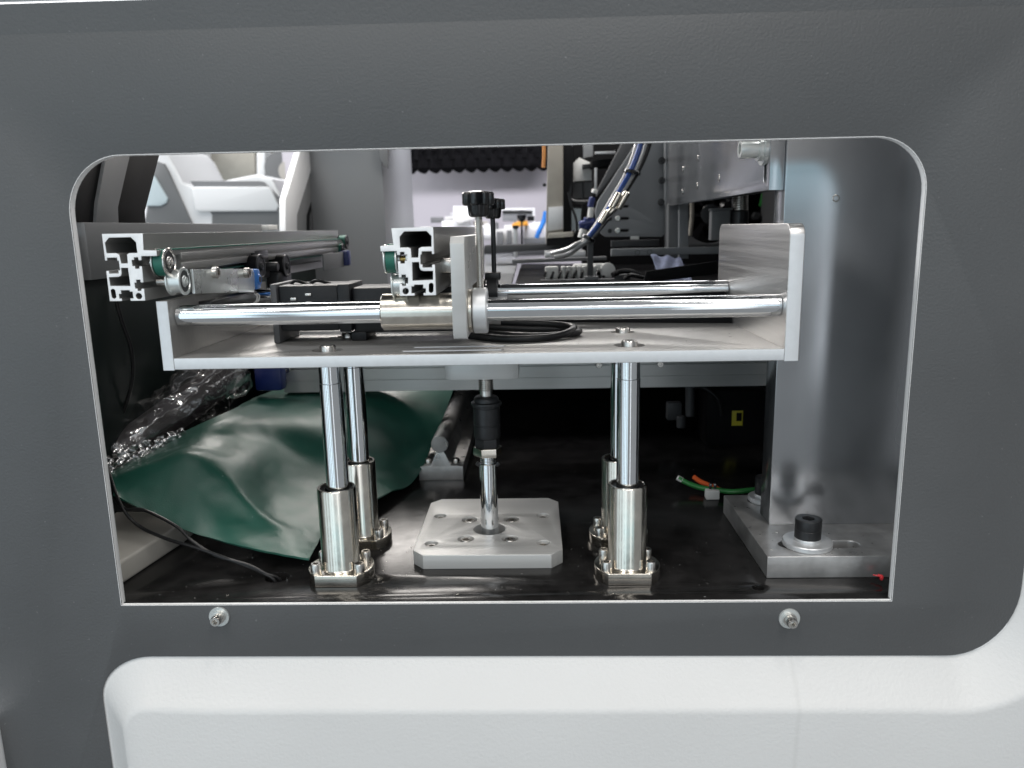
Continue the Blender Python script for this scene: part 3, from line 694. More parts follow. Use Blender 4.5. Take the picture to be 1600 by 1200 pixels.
# cables and valve in the dark at the right
wb = thing('wire_bundle', (85, 150, 0), 'green and orange wires held by a white clip beside the foot plate', 'wires')
bm = B(); tube(bm, [(65.9, 168.0, 15.3), (74.2, 165.0, 11.2), (85.0, 160.0, 8.5), (101.2, 155.0, 7.6), (114.4, 150.0, 8.0), (150, 150, 12)], 2.3); ob('wire', bm, 'green_wire', wb)
bm = B(); tube(bm, [(82.5, 180.0, 12.3), (87.9, 174.0, 9.3), (96.6, 165.0, 7.9), (100.7, 160.0, 7.1)], 2.3); ob('wire', bm, 'orange', wb)
bm = B(); tube(bm, [(64.8, 168.6, 15.7), (69.3, 167.0, 13.4)], 2.5); ob('wire_sleeve', bm, 'white_plastic', wb)
bm = B(); box(bm, 88, 100, 150, 158, 0.2, 9, 1); ob('clip', bm, 'white_plastic', wb)
bm = B()
for a in (92, 96): pipe(bm, (a, 158, 12), (a+2.4, 157.4, 12), 4.6, 3.6, .2, 20)
ob('cable_tie', bm, 'black_plastic', wb)
vf = thing('air_valve', (60, 330, 60), 'small grey air valve in the dark below the beam', 'valve')
bm = B(); box(bm, *(lambda p: (p[0]-14, p[0]+2, 328, 340, p[2]-12, p[2]+8))((96.4, 330.0, 41.3)), 1.5); cyl(bm, (107.1, 326.0, 34.7), (106.2, 326.0, 71.2), 5, .5, 20); cyl(bm, (96.8, 324.0, 35.4), (97.1, 324.0, 22.1), 5, 1, 20)
ob('valve_body', bm, 'grey_dark', vf)
bm = B(); tube(bm, [(106.4, 326.0, 64.0), (117.0, 320.0, 68.7), (133.7, 315.0, 57.3), (139.2, 312.0, 37.7)], 2.2); ob('valve_tube', bm, 'black_rubber', vf)
dm = thing('drive_motor', (112, 320, 40), 'black drive motor with a yellow warning label in the dark corner', 'motor')
bm = B(); box(bm, *(lambda p, q: (p[0], q[0], 330, 380, q[2], p[2]))((126.4, 330.0, 62.8), (194.7, 330.0, -27.3)), 3); ob('motor_body', bm, 'black_matte', dm)
bm = B(); box(bm, *(lambda p, q: (p[0], q[0], 329, 330.1, q[2], p[2]))((154.6, 329.0, 39.2), (166.6, 329.0, 22.1)), .1); lb = ob('warning_label', bm, 'yellow', dm)
bm = B(); box(bm, *(lambda p, q: (p[0], q[0], 328.6, 329.1, q[2], p[2]))((159.5, 328.6, 37.0), (165.5, 328.6, 27.4)), .1); ob('label_print', bm, 'black_matte', lb)
bm = B(); tube(bm, [(170.1, -14.0, 4.4), (171.9, -16.0, 4.4), (170.6, -18.0, 3.5)], 1.1, 6, 8); tube(bm, [(167.5, -12.0, 3.9), (170.6, -14.0, 3.9)], .5, 6, 6)
tag(ob('wire_scrap', bm, 'red'), 'tiny red scrap of wire insulation in front of the foot plate', 'wire scrap')

# ================================================================ LEFT SIDE OF THE MACHINE
bm = B(); box(bm, -420, -412, 84, 480, 211.5, 256.0, .6)
tag(ob('side_rail', bm, 'grey_mid'), 'grey sheet metal rail along the left wall above the dark gap', 'rail')
bm = B(); box(bm, -419, -404, 482, 520, 248, 255, 1)
tag(ob('sensor_strip', bm, 'white_plastic'), 'small pale block at the rear end of the grey side rail', 'block')
df = thing('door_frame', (-420, 90, 256), 'dark slanted frame of the side window with a grey stripe', 'window frame')
ob('frame_strip', extr(B(), [[(65.8, 255.3), (114.9, 255.6), (119.1, 269.4), (145.2, 320.7), (79.1, 314.0)]], 'YZ', -426, -421, .3), 'black_matte', df)
ob('frame_strip', extr(B(), [[(111.4, 255.5), (145.7, 255.7), (147.7, 269.0), (185.1, 324.7), (144.5, 320.6), (116.9, 271.3)]], 'YZ', -424, -418, .4), 'grey_mid', df, 'grey stripe')
ob('frame_strip', extr(B(), [[(148.4, 255.7), (198.3, 256.0), (199.7, 266.9), (248.3, 331.1), (188.0, 325.0), (151.5, 269.2)]], 'YZ', -436, -421, .4), 'black_matte', df)
dr = thing('door_frame', (-420, 700, 256), 'white slanted edge of the side window with dark seals beside it', 'window frame')
for pg, m, dx in (([(589.5, 237.3), (643.3, 236.6), (651.8, 270.2), (808.4, 391.0), (708.8, 380.6), (602.9, 290.9)], 'white_paint', 3),
                  ([(643.3, 236.6), (699.1, 235.8), (707.9, 270.1), (888.7, 399.3), (808.4, 391.0), (651.8, 270.2)], 'grey_mid', 1),
                  ([(699.1, 235.8), (720.1, 235.5), (729.0, 270.4), (911.4, 401.7), (888.7, 399.3), (707.9, 270.1)], 'black_matte', 0),
                  ([(720.1, 235.5), (768.2, 234.9), (777.5, 271.1), (959.2, 406.6), (911.4, 401.7), (729.0, 270.4)], 'grey_dark', 1),
                  ([(768.2, 234.9), (803.7, 234.4), (813.3, 271.6), (1010.2, 411.9), (959.2, 406.6), (777.5, 271.1)], 'black_matte', 0)):
    ob('frame_strip', extr(B(), [pg], 'YZ', -426, -420+dx, .4), m, dr)
# wall above the window opening is open; rear part of the wall
bm = extr(B(), [[(777.8, 184.2), (2711.0, 83.1), (2889.4, 606.9), (996.9, 410.6), (799.5, 268.3)]], 'YZ', -428, -424.5, .2)

# neighbouring machine outside the window
nm = thing('neighbour_machine', (-720, 1150, 100), 'white machine with grey inset panels seen through the side window', 'machine')
ob('body', extr(B(), [[(-910.7, 174.1), (-884.1, 401.0), (-849.2, 431.3), (-832.1, 412.8), (-807.0, 353.5), (-787.4, 343.9), (-648.2, 367.0), (-615.0, 355.8), (-583.4, 289.2), (-592.9, 168.0)]], 'XZ', 1150, 1400, 6, 3), 'white_paint', nm)
ob('inset_panel', extr(B(), [[(-897.0, 262.3), (-853.8, 397.4), (-839.4, 391.9), (-831.6, 376.1), (-791.2, 264.1)]], 'XZ', 1140, 1151, 2), 'grey_mid', nm)
ob('window', extr(B(), [[(-885.1, 305.9), (-864.6, 376.3), (-857.6, 365.7), (-835.3, 320.7), (-839.1, 311.5), (-852.2, 305.2)]], 'XZ', 1134, 1141, 2), 'light_cover', nm)
ob('inset_panel', extr(B(), [[(-787.2, 355.5), (-639.8, 352.2), (-631.8, 350.7), (-591.5, 309.1), (-593.5, 249.4), (-750.8, 252.6), (-746.3, 284.6), (-777.6, 342.1)]], 'XZ', 1140, 1151, 1.5), 'grey_mid', nm)
ob('raised_panel', extr(B(), [[(-779.9, 339.2), (-774.0, 343.0), (-619.1, 339.6), (-614.0, 335.5), (-599.2, 299.8), (-605.6, 289.4), (-771.1, 291.6), (-778.7, 298.4)]], 'XZ', 1132, 1141, 2.5, 2), 'white_paint', nm)
bx = tag(ob('beige_cabinet', extr(B(), [[(-991.0, 361.6), (-977.3, 496.6), (-836.9, 493.3), (-848.7, 358.5)]], 'XZ', 1700, 1900, 3), 'beige'), 'beige cabinet standing behind the white machine', 'cabinet')
bw = tag(ob('white_cabinet', extr(B(), [[(-1073.8, 361.3), (-1059.1, 493.3), (-960.3, 491.0), (-973.6, 359.1)]], 'XZ', 1650, 1900, 3), 'white_paint'), 'bright white cabinet behind the white machine at its left', 'cabinet')
bw = tag(ob('white_post', extr(B(), [[(-825.7, 355.9), (-814.2, 487.5), (-791.4, 487.0), (-802.6, 355.4)]], 'XZ', 1650, 1700, 3), 'white_paint'), 'narrow white post between beige cabinet and grey spool', 'post')
sp_ = thing('cable_spool', (-560, 1600, 300), 'grey round spool behind the white machine near the window edge', 'spool')
bm = B(); lathe(bm, (-742.2, 1600.0, 415.0), (0, -1, 0), [(0, -60), (52, -60), (52, -50), (40, -48), (40, 0), (0, 2)], 40); ob('drum', bm, 'grey_mid', sp_)
bm = B(); lathe(bm, (-703.4, 1560.0, 398.2), (.3, -1, 0), [(0, 0), (20, 2), (26, 10), (26, 60), (0, 60)], 30); ob('flange', bm, 'cream', sp_)
bm = B(); box(bm, -2200, -424, 2100, 2110, -200, 1400); struct('wall_hall', bm, 'white_paint')

# ================================================================ BACK OF THE MACHINE
fo = thing('acoustic_foam', (-60, 1400, 400), 'black egg crate foam strip above the lilac wall', 'foam')
bm = B(); nx, nz = 60, 26; rows_ = []
(fx0, fz0), (fx1, fz1) = [(-357.9, 390.3), (-18.6, 486.9)]
for j in range(nz+1):
    rows_.append([bm.verts.new((fx0+(fx1-fx0)*i/nx, 1380-16*(.5+.5*math.sin(i*math.pi/2.5+(j//5)*math.pi))*(.5+.5*math.sin(j*math.pi/2.5-1.57)), fz0+(fz1-fz0)*j/nz + (3*math.sin(i*math.pi/2.5) if j == 0 else 0))) for i in range(nx+1)])
for r0, r1 in zip(rows_, rows_[1:]):
    for i in range(nx): bm.faces.new((r0[i], r0[i+1], r1[i+1], r1[i]))
bmesh.ops.recalc_face_normals(bm, faces=bm.faces)
bmesh.ops.solidify(bm, geom=bm.faces[:], thickness=20)
ob('foam_sheet', bm, 'foam', fo)
cb = tag(ob('corner_bracket', extr(B(), [[(-304.1, 380.9), (-289.9, 380.6), (-292.1, 339.9), (-298.9, 345.9), (-304.3, 358.7)]], 'XZ', 733, 741.9, .5), 'grey_mid'), 'dark curved bracket at the top of the grey back wall', 'bracket')

# far conveyor clutter, small machine units beyond the wall opening
def unit(name, label, cat, parts, loc):
    t = thing(name, loc, label, cat)
    for pn, bm, m in parts: ob(pn, bm, m, t)
    return t
def blk(pg, y0, y1, b=1.5): return extr(B(), [pg], 'XZ', y0, y1, b)
unit('conveyor_unit', 'white conveyor unit far back with pale blocks on it', 'conveyor unit', [
    ('body', blk([(-259.4, 262.5), (-234.9, 261.9), (-233.8, 292.3), (-197.2, 291.6), (-198.5, 251.9), (-150.9, 250.9), (-151.6, 224.3), (-260.7, 226.5)], 1150, 1210), 'white_paint'),
    ('cover', blk([(-228.3, 265.7), (-192.9, 275.5), (-187.8, 264.8), (-223.3, 255.0)], 1135, 1150), 'white_plastic'),
    ('rail', blk([(-297.5, 227.6), (-149.8, 232.5), (-150.1, 222.0), (-298.0, 217.1)], 1120, 1150), 'alu')], (-170, 1150, 250))
unit('control_unit', 'pale grey box with a white rim far behind the star knobs', 'box', [
    ('body', blk([(-136.3, 261.1), (-67.0, 259.6), (-66.5, 288.4), (-135.6, 289.9)], 1300, 1380), 'grey_wall'),
    ('rim', blk([(-145.5, 289.8), (-60.7, 288.0), (-61.2, 252.3), (-67.1, 252.4), (-66.6, 282.5), (-145.6, 284.1)], 1285, 1299), 'white_paint')], (-110, 1300, 260))
unit('gripper_unit', 'white gripper block with grey jaws far behind the nearer rail', 'gripper', [
    ('body', blk([(-138.4, 243.0), (-96.3, 245.8), (-96.9, 215.4), (-139.1, 213.8)], 1000, 1040), 'white_plastic'),
    ('jaw', blk([(-135.5, 238.2), (-123.2, 237.9), (-124.1, 201.6), (-136.4, 201.9)], 985, 999), 'grey_mid'),
    ('jaw', blk([(-115.8, 240.2), (-106.0, 240.0), (-106.7, 206.1), (-116.6, 206.3)], 985, 999), 'grey_mid')], (-110, 1000, 220))
unit('sensor_post', 'thin grey post with a dark cap far behind the nearer rail', 'post', [
    ('post', blk([(-100.8, 194.3), (-93.0, 194.1), (-92.0, 243.5), (-99.8, 243.7)], 850, 858), 'alu'),
    ('cap', blk([(-100.9, 243.7), (-90.9, 243.5), (-90.8, 248.9), (-100.8, 249.1)], 848, 860, .8), 'dark_steel')], (-90, 850, 200))
t = thing('amber_beacon', (-80, 1020, 240), 'amber and white unit under a black knob far back', 'unit')
ob('body', blk([(-106.6, 252.1), (-91.5, 257.9), (-76.5, 257.6), (-74.2, 249.0), (-106.7, 244.8)], 1020, 1050), 'amber', t)
bm = B(); p_ = (-87.3, 1000.0, 263.7); lathe(bm, p_, (0, 0, -1), [(0, -6), (9, -5), (9, 2), (4, 8), (2, 8), (2, 62), (0, 62)], 24); ob('knob', bm, 'black_plastic', t)
unit('white_unit', 'white machine unit with a grey base beside the beige post', 'machine unit', [
    ('body', blk([(-81.9, 251.7), (-33.6, 256.9), (-33.9, 223.2), (-85.0, 224.3)], 1050, 1120), 'white_paint'),
    ('base', blk([(-84.9, 224.3), (-34.0, 225.8), (-34.2, 208.3), (-82.7, 206.7)], 1045, 1120), 'grey_wall')], (-40, 1050, 210))
fm = thing('far_machinery', (-120, 1200, 230), 'row of small white and grey machine units blurred far behind the star knobs', 'machinery')
rng2 = random.Random(11); (mx0, mz0), (mx1, mz1) = [(-310.1, 198.5), (-29.8, 295.3)]
for i in range(26):
    cx_ = mx0+(mx1-mx0)*rng2.random(); w_ = rng2.uniform(5, 20); z1_ = mz0+(mz1-mz0)*rng2.uniform(.25, .85); yy = 1180+rng2.uniform(0, 90)
    m_ = rng2.choice(['white_plastic', 'white_plastic', 'grey_wall', 'grey_mid', 'black_matte', 'alu', 'beige'])
    bm = B()
    if i % 4 == 0: cyl(bm, (cx_, yy, mz0), (cx_, yy, z1_), w_*.35, 1, 16); ob('cylinder', bm, m_, fm)
    else: box(bm, cx_-w_, cx_+w_, yy, yy+rng2.uniform(6, 24), z1_-rng2.uniform(8, 34), z1_, 1.2); ob('block', bm, m_, fm)
bm = B(); box(bm, mx0, mx1, 1178, 1290, mz0-14, mz0+2, 1); ob('bed', bm, 'grey_dark', fm)
bm = B(); tube(bm, [(-40.0, 1030.0, 275.3), (-44.0, 1030.0, 257.0), (-53.0, 1028.0, 238.7), (-59.5, 1028.0, 224.0)], 5)
tag(ob('blue_tube', bm, 'blue'), 'short bright blue tube in front of the white unit', 'tube')

# flat conveyor bed and dark recess behind the rear shaft
bm = B(); extr(bm, [[(-102.6, 70.5), (-86.4, 67.5), (-91.0, 697.0), (-112.5, 1188.3), (-175.0, 1225.7)]], 'XY', 186, 190, .3)
tag(ob('bed_plate', bm, 'grey_wall'), 'flat grey bed plate running back beside the middle rail', 'plate')
bm = extr(B(), [[(-86.4, 140.2), (111.3, 103.5), (208.5, 745.1), (-86.8, 869.7)]], 'XY', 160, 182, .3)
tag(ob('bed_tray', bm, 'black_matte'), 'black bed behind the rear cross shaft', 'bed')
cc = thing('rear_conveyor', (-20, 620, 200), 'dark cross rail with a pale flat top behind the cross shafts', 'conveyor rail')
ob('rail', blk([(-137.8, 208.5), (2.3, 213.2), (2.3, 220.7), (-137.5, 219.7)], 640, 700, .6), 'grey_dark', cc)
ob('belt_top', blk([(-49.0, 203.3), (6.4, 203.1), (6.5, 211.8), (-48.9, 211.1)], 560, 640, .6), 'alu', cc)
ob('bar', blk([(-94.2, 197.7), (32.6, 200.3), (32.6, 204.6), (-94.0, 202.8)], 530, 545, .6), 'grey_mid', cc)
sw = thing('spiral_wrap', (20, 430, 190), 'white block row wrapped by a black spiral cable behind the rear shaft', 'cable wrap')
(ax_, az_), (bx_, bz_) = [(-51.2, 188.2), (25.6, 186.7)]
bm = B(); box(bm, ax_, ax_+16, 424, 436, az_-6, az_+10, 2)
for i in range(7): cyl(bm, (ax_+22+i*6.4, 428, az_-8), (ax_+22+i*6.4, 428, az_+10), 3.0, .8, 14)
box(bm, ax_+34, bx_, 430, 440, az_-6, az_+12, 2); lathe(bm, (bx_-1, 430, az_+4), (0, -1, 0), [(0, 0), (9, 0), (9, 4), (7, 5), (0, 5)], 28)
ob('white_core', bm, 'white_plastic', sw)
bm = B(); tube(bm, [(ax_-1+ (bx_-ax_)*i/64*.93, 426-4.5*math.cos(i*math.pi/4), az_-2+5.5*math.sin(i*math.pi/4)) for i in range(65)], 1.7, 3, 8); ob('spiral_cable', bm, 'black_rubber', sw)
unit('dark_block', 'dark low bar under the white spiral wrap', 'bar', [('bar', blk([(-56.9, 177.5), (48.5, 180.1), (48.4, 189.0), (29.7, 187.9), (29.7, 183.4), (-56.8, 183.5)], 400, 420, .6), 'grey_dark')], (20, 400, 170))
unit('conveyor_post', 'dark grey post standing in front of the white spiral wrap', 'post', [
    ('post', blk([(-1.5, 183.7), (5.3, 183.5), (5.3, 232.7), (-1.4, 232.8)], 405, 412, .5), 'grey_dark'),
    ('foot', blk([(-4.9, 179.6), (10.9, 179.3), (10.9, 186.7), (-4.8, 187.0)], 400, 415, .5), 'grey_mid')], (15, 405, 170))
bm = B(); tube(bm, [(25.4, 380.0, 189.2), (35.5, 385.0, 193.1), (46.5, 385.0, 192.9), (57.6, 385.0, 188.3)], 3.2); tube(bm, [(38.1, 375.0, 184.9), (45.3, 375.0, 189.1), (60.4, 378.0, 185.7)], 2.5)
tag(ob('dark_cable', bm, 'black_rubber'), 'dark cable ends lying beside the white spiral wrap', 'cable')
bm = extr(B(), [[(55.2, 181.9), (135.2, 190.9), (134.8, 204.8), (58.5, 195.1)]], 'XZ', 340, 346, .5)
tag(ob('slanting_lever', bm, 'black_matte'), 'black slanting arm in front of the pale blue cloth', 'arm')
bm = B(); rows_ = []
cl = [(75.7, 430.0, 209.7), (95.8, 440.0, 209.0), (114.8, 450.0, 205.1)]; cl2 = [(80.2, 360.0, 177.9), (96.8, 365.0, 178.7), (115.0, 370.0, 180.9)]
for j in range(13):
    t_ = j/12; rows_.append([bm.verts.new(Vector(cl[0]).lerp(Vector(cl[2]), i/12).lerp(Vector(cl2[0]).lerp(Vector(cl2[2]), i/12), t_) + Vector((0, 0, 1.6*math.sin(i*1.1+j*.7)))) for i in range(13)])
for r0, r1 in zip(rows_, rows_[1:]):
    for i in range(12): bm.faces.new((r0[i], r0[i+1], r1[i+1], r1[i]))
bmesh.ops.solidify(bm, geom=bm.faces[:], thickness=1.5)
tag(ob('cloth', bm, 'cloth', smooth=60), 'pale blue cloth lying in the dark behind the rear shaft', 'cloth')

# vertical unit in the middle of the background
va = thing('vertical_unit', (30, 620, 220), 'beige grey upright with a black side behind the hoses', 'upright')
ob('post', blk([(-47.0, 222.0), (-21.9, 221.5), (-20.9, 368.1), (-41.6, 368.6)], 620, 660, 1), 'beige', va)
ob('side_plate', blk([(-21.7, 228.8), (-9.6, 228.5), (-8.9, 368.4), (-20.7, 368.7)], 625, 665, .5), 'black_matte', va)
ob('foot_plate', blk([(-44.1, 239.3), (-22.1, 241.6), (-21.9, 273.7), (-42.8, 272.4)], 612, 620, .6), 'alu', va)
ob('bracket', blk([(-44.4, 229.6), (-8.1, 230.6), (-8.1, 237.7), (-42.5, 236.7)], 600, 640, .8), 'beige', va)
ob('block', blk([(-46.3, 218.7), (-7.1, 218.9), (-7.0, 229.6), (-46.2, 228.6)], 604, 650, .8), 'black_matte', va)
bm = B(); tube(bm, [(-48.9, 615.0, 368.2), (-48.3, 615.0, 346.6), (-49.4, 616.0, 327.5)], 2.6); ob('wire', bm, 'copper', va)
bm = B(); cyl(bm, (-48.7, 618.0, 303.8), (-47.9, 612.0, 303.5), 2.5, .4, 14); ob('stud', bm, 'dark_steel', va)
sn = thing('white_sensor', (60, 640, 280), 'white sensor head above a grey plate in the middle background', 'sensor')
ob('head', blk([(-6.7, 308.6), (21.1, 309.7), (21.1, 333.9), (2.7, 342.3), (-7.4, 333.7)], 640, 670, 2), 'white_plastic', sn)
ob('arm', blk([(9.8, 343.0), (23.7, 344.5), (23.7, 370.3), (9.9, 370.7)], 650, 665, 1), 'grey_wall', sn)
ob('mount', blk([(-6.3, 285.4), (22.8, 286.6), (22.8, 309.4), (-6.2, 308.2)], 650, 670, 1), 'grey_mid', sn)
ob('clip', blk([(6.8, 325.6), (25.1, 327.0), (25.1, 333.2), (6.8, 331.8)], 632, 640, .6), 'dark_steel', sn)
ob('cover_plate', blk([(-8.2, 239.3), (4.2, 239.0), (7.1, 270.6), (-8.0, 270.9)], 655, 660, .6), 'light_cover', sn)
bm = B(); tube(bm, [(-8.7, 630.0, 355.8), (-10.0, 628.0, 302.6), (-9.4, 625.0, 282.8), (5.9, 620.0, 278.7), (24.1, 618.0, 280.1)], 3.2)
tube(bm, [(-14.5, 610.0, 293.0), (-10.2, 608.0, 273.4), (-4.1, 606.0, 255.5), (-3.2, 606.0, 241.2), (-7.8, 606.0, 232.3)], 1.8); tube(bm, [(7.2, 625.0, 307.4), (7.0, 622.0, 282.3), (5.1, 622.0, 257.3)], 1.6)
tag(ob('black_loom', bm, 'black_rubber'), 'black wiring loom hanging around the white sensor head', 'wiring')
tr = thing('cross_slide', (80, 700, 320), 'dark slide with pale bars high behind the hoses', 'slide')
ob('slide_body', blk([(18.2, 324.8), (62.6, 327.2), (62.5, 337.5), (18.2, 335.1)], 600, 640, 1), 'black_matte', tr)
ob('bar', blk([(21.8, 341.9), (49.9, 342.1), (49.9, 345.4), (21.8, 345.3)], 590, 600, .6), 'alu', tr)
ob('rod', blk([(21.4, 291.6), (24.9, 291.5), (24.9, 324.3), (21.4, 324.4)], 595, 600, .5), 'alu', tr)
ob('shade_backdrop', blk([(-2.5, 212.9), (13.2, 212.5), (13.0, 123.1), (364.2, 116.8), (350.4, 386.0), (-1.6, 394.4)], 760, 766, .5), 'black_matte', tr)  # black sheet, extended to stand for the darkness behind the fan
bg = tag(ob('guide_bar', extr(B(), [[(58.6, 359.7), (82.4, 359.1), (28.2, 289.9), (21.3, 285.0), (23.0, 293.4)]], 'XZ', 560, 572, 1.5), 'grey_dark'), 'dark slanting bar with a bright edge behind the blue hose', 'bar')

gp = thing('slotted_plate', (75, 500, 250), 'large grey plate with three adjusting slots behind the hoses', 'plate')
ob('plate', extr(B(), [[(75.8, 360.4), (105.3, 359.7), (107.7, 239.2), (106.1, 234.3), (100.5, 229.6), (28.1, 231.1), (23.2, 234.4), (18.2, 242.6), (14.9, 263.6), (18.2, 275.6)]] + [
    [(44.3, 271.0), (57.4, 270.7), (58.6, 269.1), (57.4, 267.1), (44.3, 267.4)], [(44.4, 255.8), (57.5, 255.5), (58.8, 253.9), (57.6, 251.9), (44.4, 252.2)], [(44.5, 240.5), (57.7, 240.2), (58.9, 238.5), (57.7, 236.5), (44.5, 236.8)]], 'XZ', 500, 508, .6), 'grey_wall', gp)
for v0 in ((43.6, 499.8, 253.8), (43.7, 499.8, 238.5)):
    bm = B(); lathe(bm, v0, (0, -1, 0), [(0, 0), (3.6, 0), (3.6, .8), (2.6, 1), (2.6, 3.2), (1.4, 3.2), (1.2, 1.6), (0, 1.6)], 20); ob('slot_screw', bm, 'steel', gp)
for v0 in ((33.8, 499.8, 253.6), (33.8, 499.8, 238.3)):
    bm = B(); lathe(bm, v0, (0, -1, 0), [(0, 0), (2.8, 0), (2.6, .6), (0, .7)], 16); ob('rivet', bm, 'dark_steel', gp)
hb = thing('edge_bracket', (100, 470, 300), 'grey edge bracket with paired screws beside the large bracket plate', 'bracket')
ob('strip', extr(B(), [[(100.0, 358.9), (107.2, 358.8), (109.0, 269.4), (101.7, 269.6)]], 'XZ', 485, 500, .6), 'grey_wall', hb)
for v0 in ((96.2, 484.0, 323.0), (106.5, 484.0, 323.6), (96.7, 484.0, 299.1), (107.0, 484.0, 299.6), (96.3, 484.0, 272.6), (107.5, 484.0, 273.9)):
    bm = B(); lathe(bm, v0, (0, -1, 0), [(0, 0), (4.4, 0), (4.4, 1), (3.2, 1.2), (3.2, 3.6), (1.6, 3.6), (1.4, 2), (0, 2)], 20); ob('bracket_screw', bm, 'dark_steel', hb)

# hoses coming down from the upper right
hz = [((0, 0), 'hose_blue', 3.0), ((6, 3), 'hose_clear', 3.4), ((-4, -2), 'hose_clear', 2.8), ((13, 8), 'black_rubber', 3.0)]
hp = [(63.3, 420.0, 351.4), (58.8, 418.0, 330.0), (49.0, 414.0, 306.2), (35.9, 408.0, 284.6), (23.7, 404.0, 265.2), (11.7, 402.0, 247.2), (-1.8, 400.0, 230.7)]
for k, ((ox, oz), m, r) in enumerate(hz):
    bm = B(); pts = [(p[0]+ox*(1-.07*i), p[1]+3*k, p[2]+oz*.4) for i, p in enumerate(hp)]
    if m == 'hose_clear': pts += [(-10.5, 404.0, 222.7), (-22.3, 410.0, 213.8), (-38.7, 420.0, 209.3)] if k == 1 else [(-15.0, 404.0, 224.2), (-26.7, 412.0, 218.3), (-43.2, 424.0, 213.8)]
    tube(bm, pts, r, 8, 12)
    tag(ob('air_hose', bm, m), ('blue air hose running down beside the slotted plate', 'thicker glossy grey hose in the bundle beside the blue hose', 'thinner glossy grey hose in front of the blue hose', 'black hose at the right side of the hose bundle')[k], 'hose', 'air hoses in the bundle')
ht = thing('hose_ties', (60, 400, 250), 'black ties and steel couplings holding the hose bundle together', 'hose ties')
for p, q in (((43.5, 412.0, 307.6), (57.9, 420.0, 303.5)), ((-6.4, 398.0, 234.5), (4.5, 404.0, 228.3))):
    bm = B(); d = Vector(q)-Vector(p); c0 = (Vector(p)+Vector(q))/2; ax = Vector((-d.z, 0, d.x)).normalized(); pipe(bm, c0-ax*2, c0+ax*2, d.length*.62, d.length*.5, .5, 24); ob('tie', bm, 'black_plastic', ht)
for p, q in (((34.8, 398.0, 281.3), (25.0, 394.0, 264.2)), ((44.1, 402.0, 282.7), (33.7, 400.0, 264.1)), ((21.3, 394.0, 261.4), (12.4, 392.0, 247.2)), ((30.3, 396.0, 265.5), (18.4, 394.0, 254.3))):
    bm = B(); cyl(bm, p, q, 4.2, 1, 18); ob('coupling', bm, 'nickel', ht)
vv = thing('blue_fitting', (40, 520, 240), 'small blue pneumatic fitting behind the hoses', 'fitting')
bm = B(); cyl(bm, (13.1, 520.0, 282.0), (9.8, 520.0, 269.0), 4.2, 1, 16); cyl(bm, (-4.5, 520.0, 246.4), (16.5, 520.0, 250.9), 5.4, 1.5, 18); cyl(bm, (3.9, 520.0, 241.2), (6.4, 520.0, 256.0), 5, 1, 16); ob('body', bm, 'blue_dark', vv)
bm = B(); cyl(bm, (11.4, 520.0, 269.0), (9.8, 520.0, 255.9), 4, .6, 16); cyl(bm, (14.8, 520.0, 286.8), (16.4, 520.0, 291.6), 4, .6, 16); cyl(bm, (20.6, 520.0, 263.9), (27.3, 520.0, 273.5), 4, .6, 16); cyl(bm, (-2.0, 520.0, 229.8), (1.4, 520.0, 241.3), 5, .6, 16); ob('sleeve', bm, 'white_plastic', vv)

# frame under the right side
fr = thing('support_stand', (110, 460, 190), 'grey upright and cross rail with drilled holes behind the tall end plate', 'frame')
ob('upright', blk([(104.1, 203.0), (117.7, 202.7), (116.2, 270.2), (102.8, 270.5)], 470, 500, 1.2), 'grey_mid', fr)
ob('upright', blk([(116.2, 203.1), (128.1, 202.8), (126.5, 269.7), (114.8, 270.0)], 462, 500, 1.2), 'grey_wall', fr)
ob('cross_rail', blk([(31.2, 208.1), (180.8, 208.3), (180.5, 216.9), (31.2, 216.8)], 455, 462, .6), 'grey_wall', fr)
ob('cross_plate', blk([(37.6, 217.4), (100.6, 217.8), (100.4, 226.1), (37.5, 225.7)], 520, 526, .6), 'grey_dark', fr)
ob('spacer', blk([(60.0, 227.2), (70.7, 227.0), (70.6, 231.0), (60.0, 231.3)], 495, 499, .4), 'white_plastic', fr)
for v0 in ((63.6, 455.0, 211.8), (78.6, 455.0, 211.9)):
    bm = B(); lathe(bm, v0, (0, -1, 0), [(3.2, .1), (2.8, .2), (2.2, -.6), (0, -.6)], 16); ob('hole_rim', bm, 'dark_steel', fr)
fa = thing('cooling_fan', (150, 620, 240), 'dark cooling fan in the shadow under the bracket plate', 'fan')
c0 = (190.4, 620.0, 257.8)
bm = B(); extr(bm, [rrect(c0[0]-46, c0[0]+46, c0[2]-46, c0[2]+46, 6), circ(c0[0], c0[2], 41, 40)], 'XZ', 620, 640, .6); ob('frame', bm, 'grey_dark', fa)
bm = B(); cyl(bm, (c0[0], 624, c0[2]), (c0[0], 638, c0[2]), 15, 1, 30); ob('hub', bm, 'black_plastic', fa)
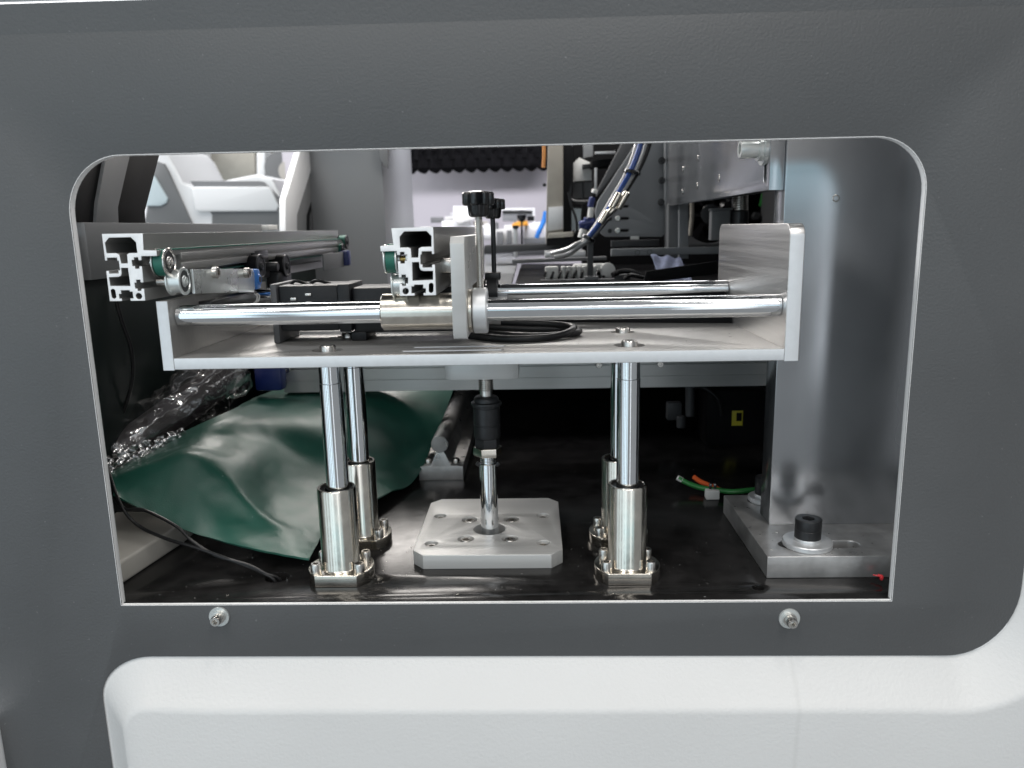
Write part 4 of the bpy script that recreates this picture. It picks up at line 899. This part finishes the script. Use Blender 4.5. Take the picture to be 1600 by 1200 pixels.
for i in range(7):
    a = 2*math.pi*i/7; bm = B(); rows_ = []
    for j in range(7):
        r = 14+26*j/6; rows_.append([bm.verts.new((c0[0]+r*math.cos(a+s_*.32+.012*j), 631+6*s_, c0[2]+r*math.sin(a+s_*.32+.012*j))) for s_ in (-1, 0, 1)])
    for r0, r1 in zip(rows_, rows_[1:]):
        for k in range(2): bm.faces.new((r0[k], r0[k+1], r1[k+1], r1[k]))
    bmesh.ops.solidify(bm, geom=bm.faces[:], thickness=1.5); ob('blade', bm, 'black_plastic', fa)
ac = thing('shock_absorber', (150, 330, 240), 'threaded chrome shock absorber under the bracket plate', 'absorber')
bm = B(); a_, b_ = (154.5, 330.0, 273.8), (155.1, 330.0, 257.3); a_, b_ = Vector(a_), Vector(b_); nthr = 7
cyl(bm, b_, a_, 8.2, .3, 28)
for i in range(nthr): lathe(bm, b_+(a_-b_)*(i/nthr), (a_-b_), [(8.1, 0), (9.0, 1), (8.1, 2)], 28)
ob('threaded_body', bm, 'steel', ac)
bm = B(); cyl(bm, b_, b_-Vector((0, 0, 28)), 9.4, .8, 28); ob('lower_body', bm, 'dark_steel', ac)
bm = B(); box(bm, a_[0]-30, a_[0]-10, 326, 338, b_[2]-30, b_[2]+1, 1); box(bm, a_[0]-31, a_[0]-8, 325, 338, b_[2]+1, b_[2]+3.5, .6); ob('stop_block', bm, 'grey_mid', ac)
rp = thing('control_board', (230, 760, 240), 'grey rear panel with a green label in the shadow beside the column', 'panel')
ob('panel', blk([(276.5, 241.1), (342.8, 239.8), (338.7, 321.4), (273.3, 322.8)], 760, 764, .5), 'grey_mid', rp)
ob('green_label', blk([(295.8, 270.8), (310.0, 270.5), (315.1, 292.2), (299.9, 292.5)], 757, 759.6, .1), 'green_label', rp)
for v0 in ((290.7, 758.0, 254.9), (324.0, 758.0, 279.1), (325.2, 758.0, 254.2)):
    bm = B(); lathe(bm, v0, (0, -1, 0), [(0, 0), (7, 0), (7, 6), (5, 9), (0, 9)], 18); ob('knob', bm, 'dark_steel', rp)
bm = B(); tube(bm, [(149.7, 560.0, 278.8), (150.4, 560.0, 253.5), (148.4, 560.0, 229.6)], 3); tag(ob('pale_tube', bm, 'beige'), 'thin pale tube beside the grey upright', 'tube')
